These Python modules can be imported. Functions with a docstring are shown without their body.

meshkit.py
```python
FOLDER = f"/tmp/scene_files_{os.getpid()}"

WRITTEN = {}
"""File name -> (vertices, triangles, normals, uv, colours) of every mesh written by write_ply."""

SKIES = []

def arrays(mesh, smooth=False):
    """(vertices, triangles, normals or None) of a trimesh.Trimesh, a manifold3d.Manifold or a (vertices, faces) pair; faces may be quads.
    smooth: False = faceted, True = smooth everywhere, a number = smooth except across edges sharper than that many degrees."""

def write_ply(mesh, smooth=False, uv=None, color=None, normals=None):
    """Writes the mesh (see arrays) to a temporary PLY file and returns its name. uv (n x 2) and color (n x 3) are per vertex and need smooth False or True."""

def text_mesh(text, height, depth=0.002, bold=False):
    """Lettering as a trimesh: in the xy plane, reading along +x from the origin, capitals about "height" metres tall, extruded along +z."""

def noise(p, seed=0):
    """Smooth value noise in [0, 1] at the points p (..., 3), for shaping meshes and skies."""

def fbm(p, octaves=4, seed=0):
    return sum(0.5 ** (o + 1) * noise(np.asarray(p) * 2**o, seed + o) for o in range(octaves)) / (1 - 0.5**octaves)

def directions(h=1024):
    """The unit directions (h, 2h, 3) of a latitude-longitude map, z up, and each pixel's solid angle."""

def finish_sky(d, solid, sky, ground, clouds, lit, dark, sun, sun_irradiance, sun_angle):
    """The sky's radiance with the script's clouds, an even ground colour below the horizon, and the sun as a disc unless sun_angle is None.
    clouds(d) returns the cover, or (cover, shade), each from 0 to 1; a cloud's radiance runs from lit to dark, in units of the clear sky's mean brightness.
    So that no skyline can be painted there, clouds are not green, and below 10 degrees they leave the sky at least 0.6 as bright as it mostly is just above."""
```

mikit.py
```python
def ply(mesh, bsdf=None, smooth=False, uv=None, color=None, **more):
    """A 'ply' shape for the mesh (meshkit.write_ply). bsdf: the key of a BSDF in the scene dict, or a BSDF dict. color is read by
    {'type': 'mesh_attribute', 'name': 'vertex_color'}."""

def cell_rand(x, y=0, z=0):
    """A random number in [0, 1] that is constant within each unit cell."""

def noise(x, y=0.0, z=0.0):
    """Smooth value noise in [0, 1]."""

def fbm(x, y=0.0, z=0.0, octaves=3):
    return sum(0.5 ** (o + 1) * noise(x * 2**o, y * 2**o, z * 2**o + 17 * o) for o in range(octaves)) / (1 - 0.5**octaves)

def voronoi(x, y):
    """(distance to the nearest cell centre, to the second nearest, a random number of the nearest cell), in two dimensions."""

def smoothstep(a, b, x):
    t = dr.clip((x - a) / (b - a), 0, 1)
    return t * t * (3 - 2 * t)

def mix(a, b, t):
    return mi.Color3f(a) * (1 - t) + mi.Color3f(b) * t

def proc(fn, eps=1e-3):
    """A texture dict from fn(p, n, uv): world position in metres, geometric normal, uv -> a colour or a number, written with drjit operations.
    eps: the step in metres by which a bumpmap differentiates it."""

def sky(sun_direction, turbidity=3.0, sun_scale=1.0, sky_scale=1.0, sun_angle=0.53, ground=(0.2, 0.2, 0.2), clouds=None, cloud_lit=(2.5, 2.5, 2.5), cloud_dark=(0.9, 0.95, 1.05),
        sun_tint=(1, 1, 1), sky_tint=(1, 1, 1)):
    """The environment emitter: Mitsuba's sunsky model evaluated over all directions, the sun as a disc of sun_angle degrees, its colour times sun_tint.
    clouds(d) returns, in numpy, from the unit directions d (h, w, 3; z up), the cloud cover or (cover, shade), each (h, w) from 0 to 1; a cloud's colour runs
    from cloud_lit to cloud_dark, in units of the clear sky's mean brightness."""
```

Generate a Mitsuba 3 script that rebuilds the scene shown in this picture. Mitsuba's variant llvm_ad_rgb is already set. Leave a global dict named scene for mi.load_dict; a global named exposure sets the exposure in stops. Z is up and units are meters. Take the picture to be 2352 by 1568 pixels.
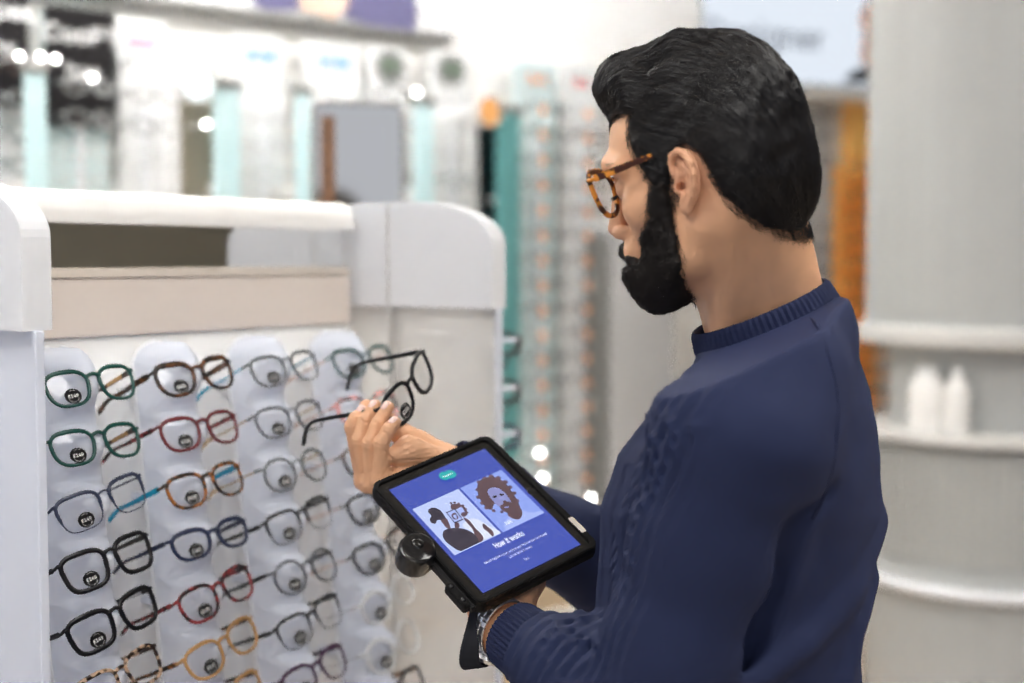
import math, random, os, numpy as np, trimesh, manifold3d, mitsuba as mi, drjit as dr, mikit, meshkit
from mikit import noise, fbm, smoothstep, mix, proc
from shapely.geometry import Polygon, Point, box as sbox
from shapely import union_all
from scipy import ndimage
from scipy.spatial.transform import Rotation
T = mi.ScalarTransform4f
scene, labels = {}, {}

# ------------------------------------------------------------------ camera, light, exposure
FPX = 3267.0                                   # focal length in pixels of the 2352-wide frame
PITCH = math.atan(186 / FPX)
EYE = np.array([0, 0, 1.55])
FW = np.array([0, math.cos(PITCH), -math.sin(PITCH)])
UP = np.array([0, math.sin(PITCH), math.cos(PITCH)])
RT = np.array([1.0, 0, 0])
scene['camera'] = {'type': 'thinlens', 'fov': math.degrees(2 * math.atan(1176 / FPX)), 'fov_axis': 'x', 'near_clip': 0.05, 'far_clip': 60.0,
                   'aperture_radius': 0.0128, 'focus_distance': 1.56,
                   'to_world': T().look_at(origin=EYE.tolist(), target=(EYE + FW).tolist(), up=[0, 0, 1])}
exposure = 0.0
scene['daylight'] = {'type': 'constant', 'radiance': {'type': 'rgb', 'value': [0.47, 0.54, 0.68]}}
CEIL = 2.95
LAMPS = [  # (x, y, half-size x, half-size y, radiance, where)
    (-1.0, 2.9, .45, .45, 9.5, 'above the wall of glasses'), (0.9, 3.3, .45, .45, 2.6, 'in front of the lightbox sign'), (-0.9, 0.6, .45, .45, 8.0, 'left of the camera'), (1.3, 1.0, .45, .45, 13.0, 'above the back of the man'),
    (3.0, 1.6, .45, .45, 3.0, 'right of the pillar'), (0.2, -1.6, .45, .45, 7.5, 'behind the camera')]
SPOTS = [(-0.55, 0.2, 'nearest the display stand'), (0.05, 0.45, 'above the camera'), (0.45, -0.4, 'behind the camera'), (1.6, 2.3, 'near the pillar')]   # small bright ceiling downlights

def P(px, py, D):
    """World point seen at photo pixel (px, py) at depth D along the optical axis: used to measure where things stand."""
    return EYE + D * (FW + (px - 1176) / FPX * RT - (py - 784) / FPX * UP)

def proj(p):
    q = np.asarray(p) - EYE
    d = q @ FW
    return np.stack([1176 + FPX * (q @ RT) / d, 784 - FPX * (q @ UP) / d, d], -1)

# ------------------------------------------------------------------ helpers
def key_of(name):
    if name not in USED:
        USED[name] = 0
        return name
    USED[name] += 1
    return '%s_%03d' % (name, USED[name])
USED = {}

def thing(name, label=None, cat=None, group=None, kind=None):
    k = key_of(name)
    d = {}
    if label: d['label'] = label
    if cat: d['category'] = cat
    if group: d['group'] = group
    if kind: d['kind'] = kind
    labels[k] = d
    return k

def part(parent, name, mesh, bsdf, smooth=False, label=None, kind=None, to_world=None, uv=None, color=None, **more):
    k = key_of(parent + '__' + name)
    sh = mesh if isinstance(mesh, dict) else mikit.ply(mesh, bsdf, smooth, uv=uv, color=color)
    sh = dict(sh)
    if isinstance(mesh, dict) and bsdf is not None:
        sh['bsdf'] = {'type': 'ref', 'id': bsdf} if isinstance(bsdf, str) else bsdf
    if to_world is not None: sh['to_world'] = to_world
    sh.update(more)
    scene[k] = sh
    if label or kind:
        labels[k] = {}
        if label: labels[k]['label'] = label
        if kind: labels[k]['kind'] = kind
    return k

def solo(name, mesh, bsdf, label=None, cat=None, group=None, kind=None, smooth=False, **more):
    k = thing(name, label, cat, group, kind)
    sh = mikit.ply(mesh, bsdf, smooth)
    sh.update(more)
    scene[k] = sh
    return k

def cat(ms): return trimesh.util.concatenate(ms)

def frame_T(M, o, s=1.0):
    A = np.eye(4); A[:3, :3] = np.asarray(M) * s; A[:3, 3] = o
    return T(A)

def box(x0, x1, y0, y1, z0, z1, bev=0.0):
    if bev <= 0:
        return trimesh.creation.box(bounds=[[x0, y0, z0], [x1, y1, z1]])
    b = bev
    vs = []
    for sx, sy, sz in np.ndindex(2, 2, 2):
        X, Y, Z = (x0, x1)[sx], (y0, y1)[sy], (z0, z1)[sz]
        dx, dy, dz = (b, -b)[sx], (b, -b)[sy], (b, -b)[sz]
        vs += [(X, Y + dy, Z + dz), (X + dx, Y, Z + dz), (X + dx, Y + dy, Z)]
    return trimesh.convex.convex_hull(np.array(vs))

def place(mesh, M, o):
    m = mesh.copy(); m.vertices = m.vertices @ np.asarray(M).T + o
    if np.linalg.det(np.asarray(M)) < 0: m.invert()
    return m

def frames_along(path, closed=False, up=None):
    path = np.asarray(path, float)
    if closed: t = np.roll(path, -1, 0) - np.roll(path, 1, 0)
    else: t = np.gradient(path, axis=0)
    t /= np.linalg.norm(t, axis=1, keepdims=True) + 1e-12
    if up is None: up = np.array([0, 0, 1.0])
    up = np.broadcast_to(np.asarray(up, float), path.shape)
    a = np.cross(t, up); a /= np.linalg.norm(a, axis=1, keepdims=True) + 1e-12
    b = np.cross(a, t)
    return t, a, b

def sweep(path, wa, wb, closed=False, up=None, n=10, power=2.0, caps=True):
    """Tube of super-elliptic section; wa / wb: half-widths along a = t x up and along up."""
    path = np.asarray(path, float); m = len(path)
    wa = np.broadcast_to(wa, m); wb = np.broadcast_to(wb, m)
    t, a, b = frames_along(path, closed, up)
    th = np.arange(n) * 2 * np.pi / n + np.pi / n
    c, s = np.cos(th), np.sin(th)
    c = np.sign(c) * abs(c) ** (2 / power); s = np.sign(s) * abs(s) ** (2 / power)
    v = path[:, None] + a[:, None] * (wa[:, None] * c)[..., None] + b[:, None] * (wb[:, None] * s)[..., None]
    v = v.reshape(-1, 3)
    i = np.arange(m if closed else m - 1)[:, None]; j = np.arange(n)[None]
    i2 = (i + 1) % m; j2 = (j + 1) % n
    q = np.stack([i * n + j, i * n + j2, i2 * n + j2, i2 * n + j], -1).reshape(-1, 4)
    f = np.vstack([q[:, [0, 1, 2]], q[:, [0, 2, 3]]])
    if not closed and caps:
        v = np.vstack([v, path[0], path[-1]]); k0, k1 = m * n, m * n + 1
        jj = np.arange(n)
        f = np.vstack([f, np.stack([np.full(n, k0), (jj + 1) % n, jj], 1), np.stack([np.full(n, k1), (m - 1) * n + jj, (m - 1) * n + (jj + 1) % n], 1)])
    mesh = trimesh.Trimesh(v, f, process=False)
    if mesh.volume < 0: mesh.invert()
    return mesh

def spline(pts, n=24, closed=False):
    from scipy.interpolate import CubicSpline
    pts = np.asarray(pts, float)
    if closed: pts = np.vstack([pts, pts[:1]])
    d = np.r_[0, np.cumsum(np.linalg.norm(np.diff(pts, axis=0), axis=1))]
    cs = CubicSpline(d, pts, bc_type='periodic' if closed else 'natural')
    return cs(np.linspace(0, d[-1], n, endpoint=not closed))

def grid_mesh(V, closed_u=False):
    a, b = V.shape[:2]
    i = np.arange(a if closed_u else a - 1)[:, None]; j = np.arange(b - 1)[None]
    i2 = (i + 1) % a
    q = np.stack([i * b + j, i2 * b + j, i2 * b + j + 1, i * b + j + 1], -1).reshape(-1, 4)
    return trimesh.Trimesh(V.reshape(-1, 3), np.vstack([q[:, [0, 1, 2]], q[:, [0, 2, 3]]]), process=False)

def flat_poly(poly, z=0.0):
    """flat triangulated polygon(s) in the xy plane"""
    ms = []
    for g in getattr(poly, 'geoms', [poly]):
        v, f = trimesh.creation.triangulate_polygon(g, engine='earcut')
        ms.append(trimesh.Trimesh(np.c_[v, np.full(len(v), z)], f, process=False))
    m = cat(ms)
    if m.face_normals[:, 2].mean() < 0: m.invert()
    return m

def lathe(prof, n=48):
    """prof: (r, z) list revolved about z"""
    prof = np.asarray(prof, float)
    th = np.arange(n) * 2 * np.pi / n
    V = np.stack([prof[None, :, 0] * np.cos(th)[:, None], prof[None, :, 0] * np.sin(th)[:, None], np.broadcast_to(prof[None, :, 1], (n, len(prof)))], -1)
    return grid_mesh(V, True)

# ---- signed distance fields on grids
class Vol:
    def __init__(s, lo, hi, h):
        s.lo = np.asarray(lo, float); s.h = h
        n = np.ceil((np.asarray(hi) - s.lo) / h).astype(int) + 1
        ax = [(s.lo[k] + np.arange(n[k]) * h).astype(np.float32) for k in range(3)]
        s.X, s.Y, s.Z = np.meshgrid(*ax, indexing='ij', sparse=True)
        s.n = n
    def sphere(s, c, r): return np.sqrt((s.X - c[0]) ** 2 + (s.Y - c[1]) ** 2 + (s.Z - c[2]) ** 2) - np.float32(r)
    def ell(s, c, r, M=None):
        dx, dy, dz = s.X - np.float32(c[0]), s.Y - np.float32(c[1]), s.Z - np.float32(c[2])
        if M is not None:
            M = np.asarray(M, np.float32)
            dx, dy, dz = (dx * M[0, k] + dy * M[1, k] + dz * M[2, k] for k in range(3))
        r = np.asarray(r, np.float32)
        k0 = np.sqrt((dx / r[0]) ** 2 + (dy / r[1]) ** 2 + (dz / r[2]) ** 2)
        k1 = np.sqrt((dx / r[0] ** 2) ** 2 + (dy / r[1] ** 2) ** 2 + (dz / r[2] ** 2) ** 2)
        return k0 * (k0 - 1) / np.maximum(k1, 1e-6)
    def cap(s, a, b, ra, rb=None):
        rb = ra if rb is None else rb
        a = np.asarray(a, np.float32); b = np.asarray(b, np.float32); ab = b - a
        px, py, pz = s.X - a[0], s.Y - a[1], s.Z - a[2]
        t = np.clip((px * ab[0] + py * ab[1] + pz * ab[2]) / np.float32(ab @ ab + 1e-12), 0, 1)
        return np.sqrt((px - t * ab[0]) ** 2 + (py - t * ab[1]) ** 2 + (pz - t * ab[2]) ** 2) - (np.float32(ra) + t * np.float32(rb - ra))
    def chain(s, pts, rs, k=0.0):
        d = None
        for i in range(len(pts) - 1):
            e = s.cap(pts[i], pts[i + 1], rs[i], rs[i + 1])
            d = e if d is None else (smin(d, e, k) if k else np.minimum(d, e))
        return d
    def plane(s, p, n):
        n = np.asarray(n, np.float32); n = n / np.linalg.norm(n)
        return (s.X - np.float32(p[0])) * n[0] + (s.Y - np.float32(p[1])) * n[1] + (s.Z - np.float32(p[2])) * n[2]
    def noise(s, freq, seed=0):
        sh = tuple(s.n)
        rng = np.random.default_rng(seed)
        m = np.maximum((s.n * s.h * freq).astype(int) + 4, 4)
        g = rng.random(m).astype(np.float32) * 2 - 1
        co = [np.arange(sh[k]) * s.h * freq + 1 for k in range(3)]
        z = g
        for k in range(3):
            i = np.floor(co[k]).astype(int); t = (co[k] - i); t = t * t * (3 - 2 * t)
            a, b = np.take(z, i, k), np.take(z, np.minimum(i + 1, z.shape[k] - 1), k)
            t = t.reshape([-1 if q == k else 1 for q in range(3)]).astype(np.float32)
            z = a * (1 - t) + b * t
        return z
    def mesh(s, d):
        v, f = nets(d)
        return trimesh.Trimesh(v * s.h + s.lo, f, process=False)
    def sampler(s, d):
        d = np.ascontiguousarray(d)
        def fn(p):
            return ndimage.map_coordinates(d, ((np.asarray(p) - s.lo) / s.h).T, order=1, mode='nearest')
        return fn

def smin(a, b, k):
    h = np.clip(0.5 + 0.5 * (b - a) / k, 0, 1)
    return b + (a - b) * h - np.float32(k) * h * (1 - h)
def smax(a, b, k): return -smin(-a, -b, k)

def nets_once(F):
    F = np.where(F == 0, np.float32(1e-9), F)
    S = F < 0
    n = np.array(F.shape)
    c = np.zeros(n - 1, np.int8)
    for o in np.ndindex(2, 2, 2):
        c += S[o[0]:n[0] - 1 + o[0], o[1]:n[1] - 1 + o[1], o[2]:n[2] - 1 + o[2]]
    cell = np.argwhere((c > 0) & (c < 8))
    idx = np.full(n - 1, -1, np.int64); idx[tuple(cell.T)] = np.arange(len(cell))
    acc = np.zeros((len(cell), 3)); cnt = np.zeros(len(cell))
    corner = list(np.ndindex(2, 2, 2))
    val = {o: F[cell[:, 0] + o[0], cell[:, 1] + o[1], cell[:, 2] + o[2]] for o in corner}
    for o in corner:
        for k in range(3):
            if o[k] == 0:
                q = list(o); q[k] = 1; q = tuple(q)
                a, b = val[o], val[q]
                m = (a < 0) != (b < 0)
                t = np.where(m, a / np.where(m, a - b, 1), 0)
                p = np.tile(np.array(o, float), (len(cell), 1)); p[:, k] += t
                acc[m] += p[m]; cnt[m] += 1
    v = cell + acc / np.maximum(cnt, 1)[:, None]
    fs = []
    for k in range(3):
        u, w = (k + 1) % 3, (k + 2) % 3
        sl0 = [slice(None)] * 3; sl1 = [slice(None)] * 3
        sl0[k] = slice(0, -1); sl1[k] = slice(1, None)
        A, B = S[tuple(sl0)], S[tuple(sl1)]
        e = np.argwhere(A != B)
        e = e[(e[:, u] > 0) & (e[:, w] > 0) & (e[:, u] < n[u] - 1) & (e[:, w] < n[w] - 1)]
        ins = A[tuple(e.T)]
        def g(du, dw):
            q = e.copy(); q[:, u] -= du; q[:, w] -= dw
            return idx[tuple(q.T)]
        quad = np.stack([g(0, 0), g(1, 0), g(1, 1), g(0, 1)], 1)
        quad = np.where(ins[:, None], quad, quad[:, ::-1])
        fs.append(quad)
    q = np.vstack(fs)
    return v, q, cell

def nets(F):
    """surface nets, closed at the border of the grid, with pinched cells filled until every edge has two faces"""
    F = np.array(F, np.float32)
    for k in range(3):
        for e in (0, -1):
            sl = [slice(None)] * 3; sl[k] = e
            F[tuple(sl)] = np.maximum(F[tuple(sl)], 1e-5)
    lo = np.zeros(3, int)
    for it in range(12):
        v, q, cell = nets_once(F)
        e = np.vstack([q[:, [0, 1]], q[:, [1, 2]], q[:, [2, 3]], q[:, [3, 0]]]); e.sort(1)
        code = e[:, 0].astype(np.int64) * (len(v) + 1) + e[:, 1]
        u, n = np.unique(code, return_counts=True)
        bad = u[n != 2]
        if not len(bad): break
        cs = cell[np.unique(np.r_[bad // (len(v) + 1), bad % (len(v) + 1)])]
        for o in np.ndindex(2, 2, 2):
            i = tuple((cs + np.array(o)).T)
            F[i] = np.where((cs + np.array(o)).min(1) > 0, np.minimum(F[i], -1e-5), F[i]) if it < 8 else np.abs(F[i])
    return v, np.vstack([q[:, [0, 1, 2]], q[:, [0, 2, 3]]])

# ------------------------------------------------------------------ materials
def mat(key, color, rough=0.5, metal=0.0, spec=0.5, two=True, bump=None, bscale=1.0, **more):
    d = {'type': 'principled', 'base_color': color if isinstance(color, dict) else {'type': 'rgb', 'value': list(color)}, 'roughness': rough, 'metallic': metal, 'specular': spec, **more}
    if bump is not None: d = {'type': 'bumpmap', 'nested': d, 'arbitrary': bump, 'scale': bscale}
    if two: d = {'type': 'twosided', 'nested': d}
    scene[key] = d
    return key
def srgb(r, g, b):
    x = np.array([r, g, b]) / 255.0
    return np.where(x < 0.04045, x / 12.92, ((x + 0.055) / 1.055) ** 2.4).tolist()
# ------------------------------------------------------------------ shared materials
mat('wall_white', srgb(236, 234, 230), .75)
mat('ceiling_white', (.82, .82, .81), .8)
mat('floor_tile', proc(lambda p, n, uv: mix((.50, .42, .33), (.56, .48, .39), fbm(p.x * 3, p.y * 3, 0.0))), .35)
mat('khaki_paint', (.20, .185, .145), .8)
mat('white_gloss', (.86, .85, .83), .28)
mat('taupe', srgb(186, 176, 166), .5)
mat('beige_board', srgb(218, 206, 197), .55)
mat('grey_board', srgb(188, 187, 187), .6)
mat('back_panel', srgb(246, 246, 244), .4)
mat('dark_grey', (.06, .06, .06), .5)
mat('rail_grey', (.20, .20, .19), .45)
mat('black_gloss', (.006, .006, .007), .12, spec=.45)
mat('black_matte', (.010, .010, .011), .5, spec=.3)
mat('black_rubber', (.005, .005, .0055), .38, spec=.15)
mat('steel', (.75, .76, .78), .22, metal=1.0)
mat('mirror_glass', (.80, .80, .80), .03, metal=1.0)
scene['acrylic'] = {'type': 'principledthin', 'base_color': {'type': 'rgb', 'value': [.84, .87, .94]}, 'roughness': .25, 'spec_trans': 0.0, 'diff_trans': .75, 'eta': 1.49}
scene['acrylic_cap'] = {'type': 'principledthin', 'base_color': {'type': 'rgb', 'value': [.93, .94, .96]}, 'roughness': .3, 'spec_trans': 0.0, 'diff_trans': .7, 'eta': 1.49}
scene['acrylic_clear'] = {'type': 'blendbsdf', 'weight': .55, 'clear': {'type': 'thindielectric', 'int_ior': 1.49},
                          'frost': {'type': 'principledthin', 'base_color': {'type': 'rgb', 'value': [.90, .89, .88]}, 'roughness': .4, 'spec_trans': 0.0, 'diff_trans': .9, 'eta': 1.49}}
scene['lens_glass'] = {'type': 'thindielectric', 'int_ior': 1.30}
scene['teal_acrylic'] = {'type': 'principledthin', 'base_color': {'type': 'rgb', 'value': [.10, .52, .52]}, 'roughness': .3, 'spec_trans': 0.0, 'diff_trans': 1.0, 'eta': 1.49}
scene['aqua_acrylic'] = {'type': 'principledthin', 'base_color': {'type': 'rgb', 'value': [.78, .93, .95]}, 'roughness': .3, 'spec_trans': 0.0, 'diff_trans': 1.0, 'eta': 1.49}

def emit(rgb): return {'type': 'area', 'radiance': {'type': 'rgb', 'value': list(rgb)}}

# ------------------------------------------------------------------ the room
def struct(name, mesh, bsdf, label, smooth=False):
    k = solo(name, mesh, bsdf, label, kind='structure', smooth=smooth)
    return k

WV = np.array([math.sin(math.radians(50)), math.cos(math.radians(50)), 0])     # direction of the wall of glasses
WN = np.array([WV[1], -WV[0], 0])                                                # its normal, towards the shop
W0 = np.array([.163, 4.3, 0])                                                    # a point of the display plane
def WP(t, n, z): return W0 + WV * t + WN * n + np.array([0, 0, z])
def wall_axes(d): return np.stack([d, np.array([-d[1], d[0], 0]), [0, 0, 1]], 1)  # x along, y away, z up
WM = np.stack([WV, -WN, [0, 0, 1]], 1)
def wbox(t0, t1, n0, n1, z0, z1, bev=0.0):
    """box on the glasses wall: t along, n out of the wall"""
    return place(box(t0, t1, -n1, -n0, z0, z1, bev), WM, W0)
V2 = np.array([math.sin(math.radians(67)), math.cos(math.radians(67)), 0]); N2w = np.array([V2[1], -V2[0], 0])
W2 = WP(1.02, -.10, 0)
M2 = np.stack([V2, -N2w, [0, 0, 1]], 1)
def w2box(t0, t1, n0, n1, z0, z1, bev=0.0): return place(box(t0, t1, -n1, -n0, z0, z1, bev), M2, W2)

struct('floor', box(-5, 6, -4, 9, -.1, 0), 'floor_tile', 'beige shop floor')
struct('ceiling', box(-5, 6, -4, 9, CEIL, CEIL + .1), 'ceiling_white', 'white shop ceiling')
struct('wall_back', wbox(-5.2, 1.02, -.22, -.10, 0, CEIL), 'wall_white', 'white wall behind the displays of glasses')
struct('wall_corner', w2box(0, 5.2, -.12, 0, 0, CEIL), 'wall_white', 'white wall behind the designer display')
struct('wall_right', box(4.9, 5.0, -4, 9, 0, CEIL), 'khaki_paint', 'khaki side wall of the shop')

for i, (x, y, hx, hy, e, where) in enumerate(LAMPS):
    k = thing('ceiling_light', 'square white ceiling light panel ' + where, 'ceiling light', 'light panels in the ceiling')
    part(k, 'diffuser', {'type': 'rectangle', 'to_world': T().translate([x, y, CEIL - .012]).rotate([1, 0, 0], 180).scale([hx, hy, 1]), 'emitter': emit((e, e * .985, e * .95))}, 'white_gloss')
    part(k, 'frame', cat([box(x - hx - .03, x + hx + .03, y + s * (hy + .015) - .015, y + s * (hy + .015) + .015, CEIL - .02, CEIL) for s in (-1, 1)] +
                         [box(x + s * (hx + .015) - .015, x + s * (hx + .015) + .015, y - hy, y + hy, CEIL - .02, CEIL) for s in (-1, 1)]), 'white_gloss')
for i, (x, y, where) in enumerate(SPOTS):
    k = thing('downlight', 'small round ceiling downlight ' + where, 'downlight', 'round downlights in the ceiling')
    part(k, 'bulb', {'type': 'disk', 'to_world': T().translate([x, y, CEIL - .02]).rotate([1, 0, 0], 180).scale([.055, .055, 1]), 'emitter': emit((190, 180, 165))}, 'white_gloss')
    part(k, 'ring', place(lathe([(.06, 0), (.085, 0), (.085, -.03), (.06, -.03), (.06, 0)], 32), np.eye(3), [x, y, CEIL]), 'white_gloss', True)
# ------------------------------------------------------------------ the display stand of glasses in the foreground
GU = np.array([math.sin(math.radians(35)), math.cos(math.radians(35)), 0])   # along the stand, away to the right
GN = np.array([GU[1], -GU[0], 0])                                              # out of its face
GO = np.array([-.649, 1.578, 0])
GM = np.stack([GU, -GN, [0, 0, 1]], 1)
def gp(u, n, z): return GO + GU * u + GN * n + np.array([0, 0, z])
def gbox(u0, u1, n0, n1, z0, z1, bev=0.0): return place(box(u0, u1, -n1, -n0, z0, z1, bev), GM, GO)
def gext(poly, u0, u1):
    """polygon in (n, z) extruded along u"""
    m = trimesh.creation.extrude_polygon(poly, u1 - u0, engine='earcut')       # x=n, y=z, z=u
    v = m.vertices
    m = trimesh.Trimesh(np.stack([v[:, 2] + u0, -v[:, 0], v[:, 1]], 1), m.faces, process=False)
    if m.volume < 0: m.invert()
    return place(m, GM, GO)

mat('seam_grey', srgb(200, 198, 196), .5)
stand = thing('glasses_stand', 'white display stand in the foreground with beige header board and clear rounded ends', 'display stand')
ZT, ZC = 1.640, 1.478
def end_profile(hw, z0, z1, round_top, inset=0.0):
    hw -= inset
    if not round_top: return Polygon([(-hw, z0), (hw, z0), (hw, z1), (-hw, z1)])
    a, b = .15 - inset, .066 - inset
    z1 -= inset
    th = np.linspace(0, np.pi / 2, 14)
    right = np.c_[hw - a + a * np.cos(th), z1 - b + b * np.sin(th)]
    return Polygon(np.vstack([[(-hw, z0), (hw, z0)], right, right[::-1] * [-1, 1]]))
def end_panel(u, lab, sheet):
    k = stand
    a = part(k, 'end_panel', gext(end_profile(.2, .02, ZC, False), u - .004, u + .004), sheet, label=lab)
    # edge strips of the acrylic sheet
    part(a, 'edge', cat([gbox(u - .006, u + .006, s * .2 - .004, s * .2 + .004, .02, ZC, .0015) for s in (-1, 1)]), 'acrylic')
    c = part(k, 'end_cap', cat([gext(end_profile(.2, ZC, ZT, True), u - .018, u - .014), gext(end_profile(.2, ZC, ZT, True), u + .014, u + .018)]), 'acrylic_cap', label='frosted rounded cap of the end panel')
    rim = end_profile(.2, ZC, ZT, True).difference(end_profile(.2, ZC + .004, ZT, True, .005))
    part(c, 'rim', gext(rim, u - .018, u + .018), 'acrylic_cap')
    part(k, 'seam', gbox(u - .019, u + .019, -.0022, .0022, .05, ZT - .004), 'seam_grey')
end_panel(-.004, 'frosted acrylic end panel nearer the camera', 'acrylic')
end_panel(.812, 'clear acrylic end panel at the far end', 'acrylic_clear')
# canopy, mirror, header board, back board, plinth
th = np.linspace(0, np.pi / 2, 12)
r = .034
prof = np.vstack([[(-.17, 1.598), (-.052, 1.598)], np.c_[-.052 - r + .0 + r * np.cos(th), 1.641 - r + r * np.sin(th)] , [(-.17, 1.641)]])
part(stand, 'canopy', gext(Polygon(prof), .016, .775), 'white_gloss', 35, label='white rounded canopy rail on top')
part(stand, 'mirror', gbox(.018, .775, -.085, -.078, 1.535, 1.598), 'mirror_glass', label='narrow mirror strip under the canopy')
part(stand, 'mirror_backing', gbox(.018, .775, -.10, -.086, 1.40, 1.60), 'white_gloss')
part(stand, 'header_rail', gext(Polygon([(-.085, 1.541), (-.064, 1.540), (-.058, 1.528), (-.085, 1.526)]), .018, .772), 'taupe', label='taupe rail between mirror and board')
part(stand, 'header_board', gbox(.018, .772, -.085, -.060, 1.452, 1.5265, .001), 'beige_board', label='plain beige header board')
LEAN = .0083 / .068
part(stand, 'back_board', gext(Polygon([(-.084, 1.4515), (-.068, 1.4515), (-.068 + LEAN * .70, .75), (-.084 + LEAN * .70, .75)]), .018, .775), 'back_panel', label='cool white leaning back board')
part(stand, 'plinth', gext(Polygon([(-.18, .02), (.18, .02), (.18, .70), (.02, .75), (-.18, .75)]), .018, .79), 'beige_board', label='beige plinth')

# glasses positions: bridge of column 1, row 1 as measured
BR = P(208, 868, 1.67)
u0 = (BR - GO) @ GU; n0 = (BR - GO) @ GN
COLS, ROWSTEP, COLSTEP = 4, .0685, .162
def bridge(c, r):
    return BR + GU * COLSTEP * c + r * (GN * LEAN * ROWSTEP * 1.0 - np.array([0, 0, ROWSTEP]))

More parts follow.
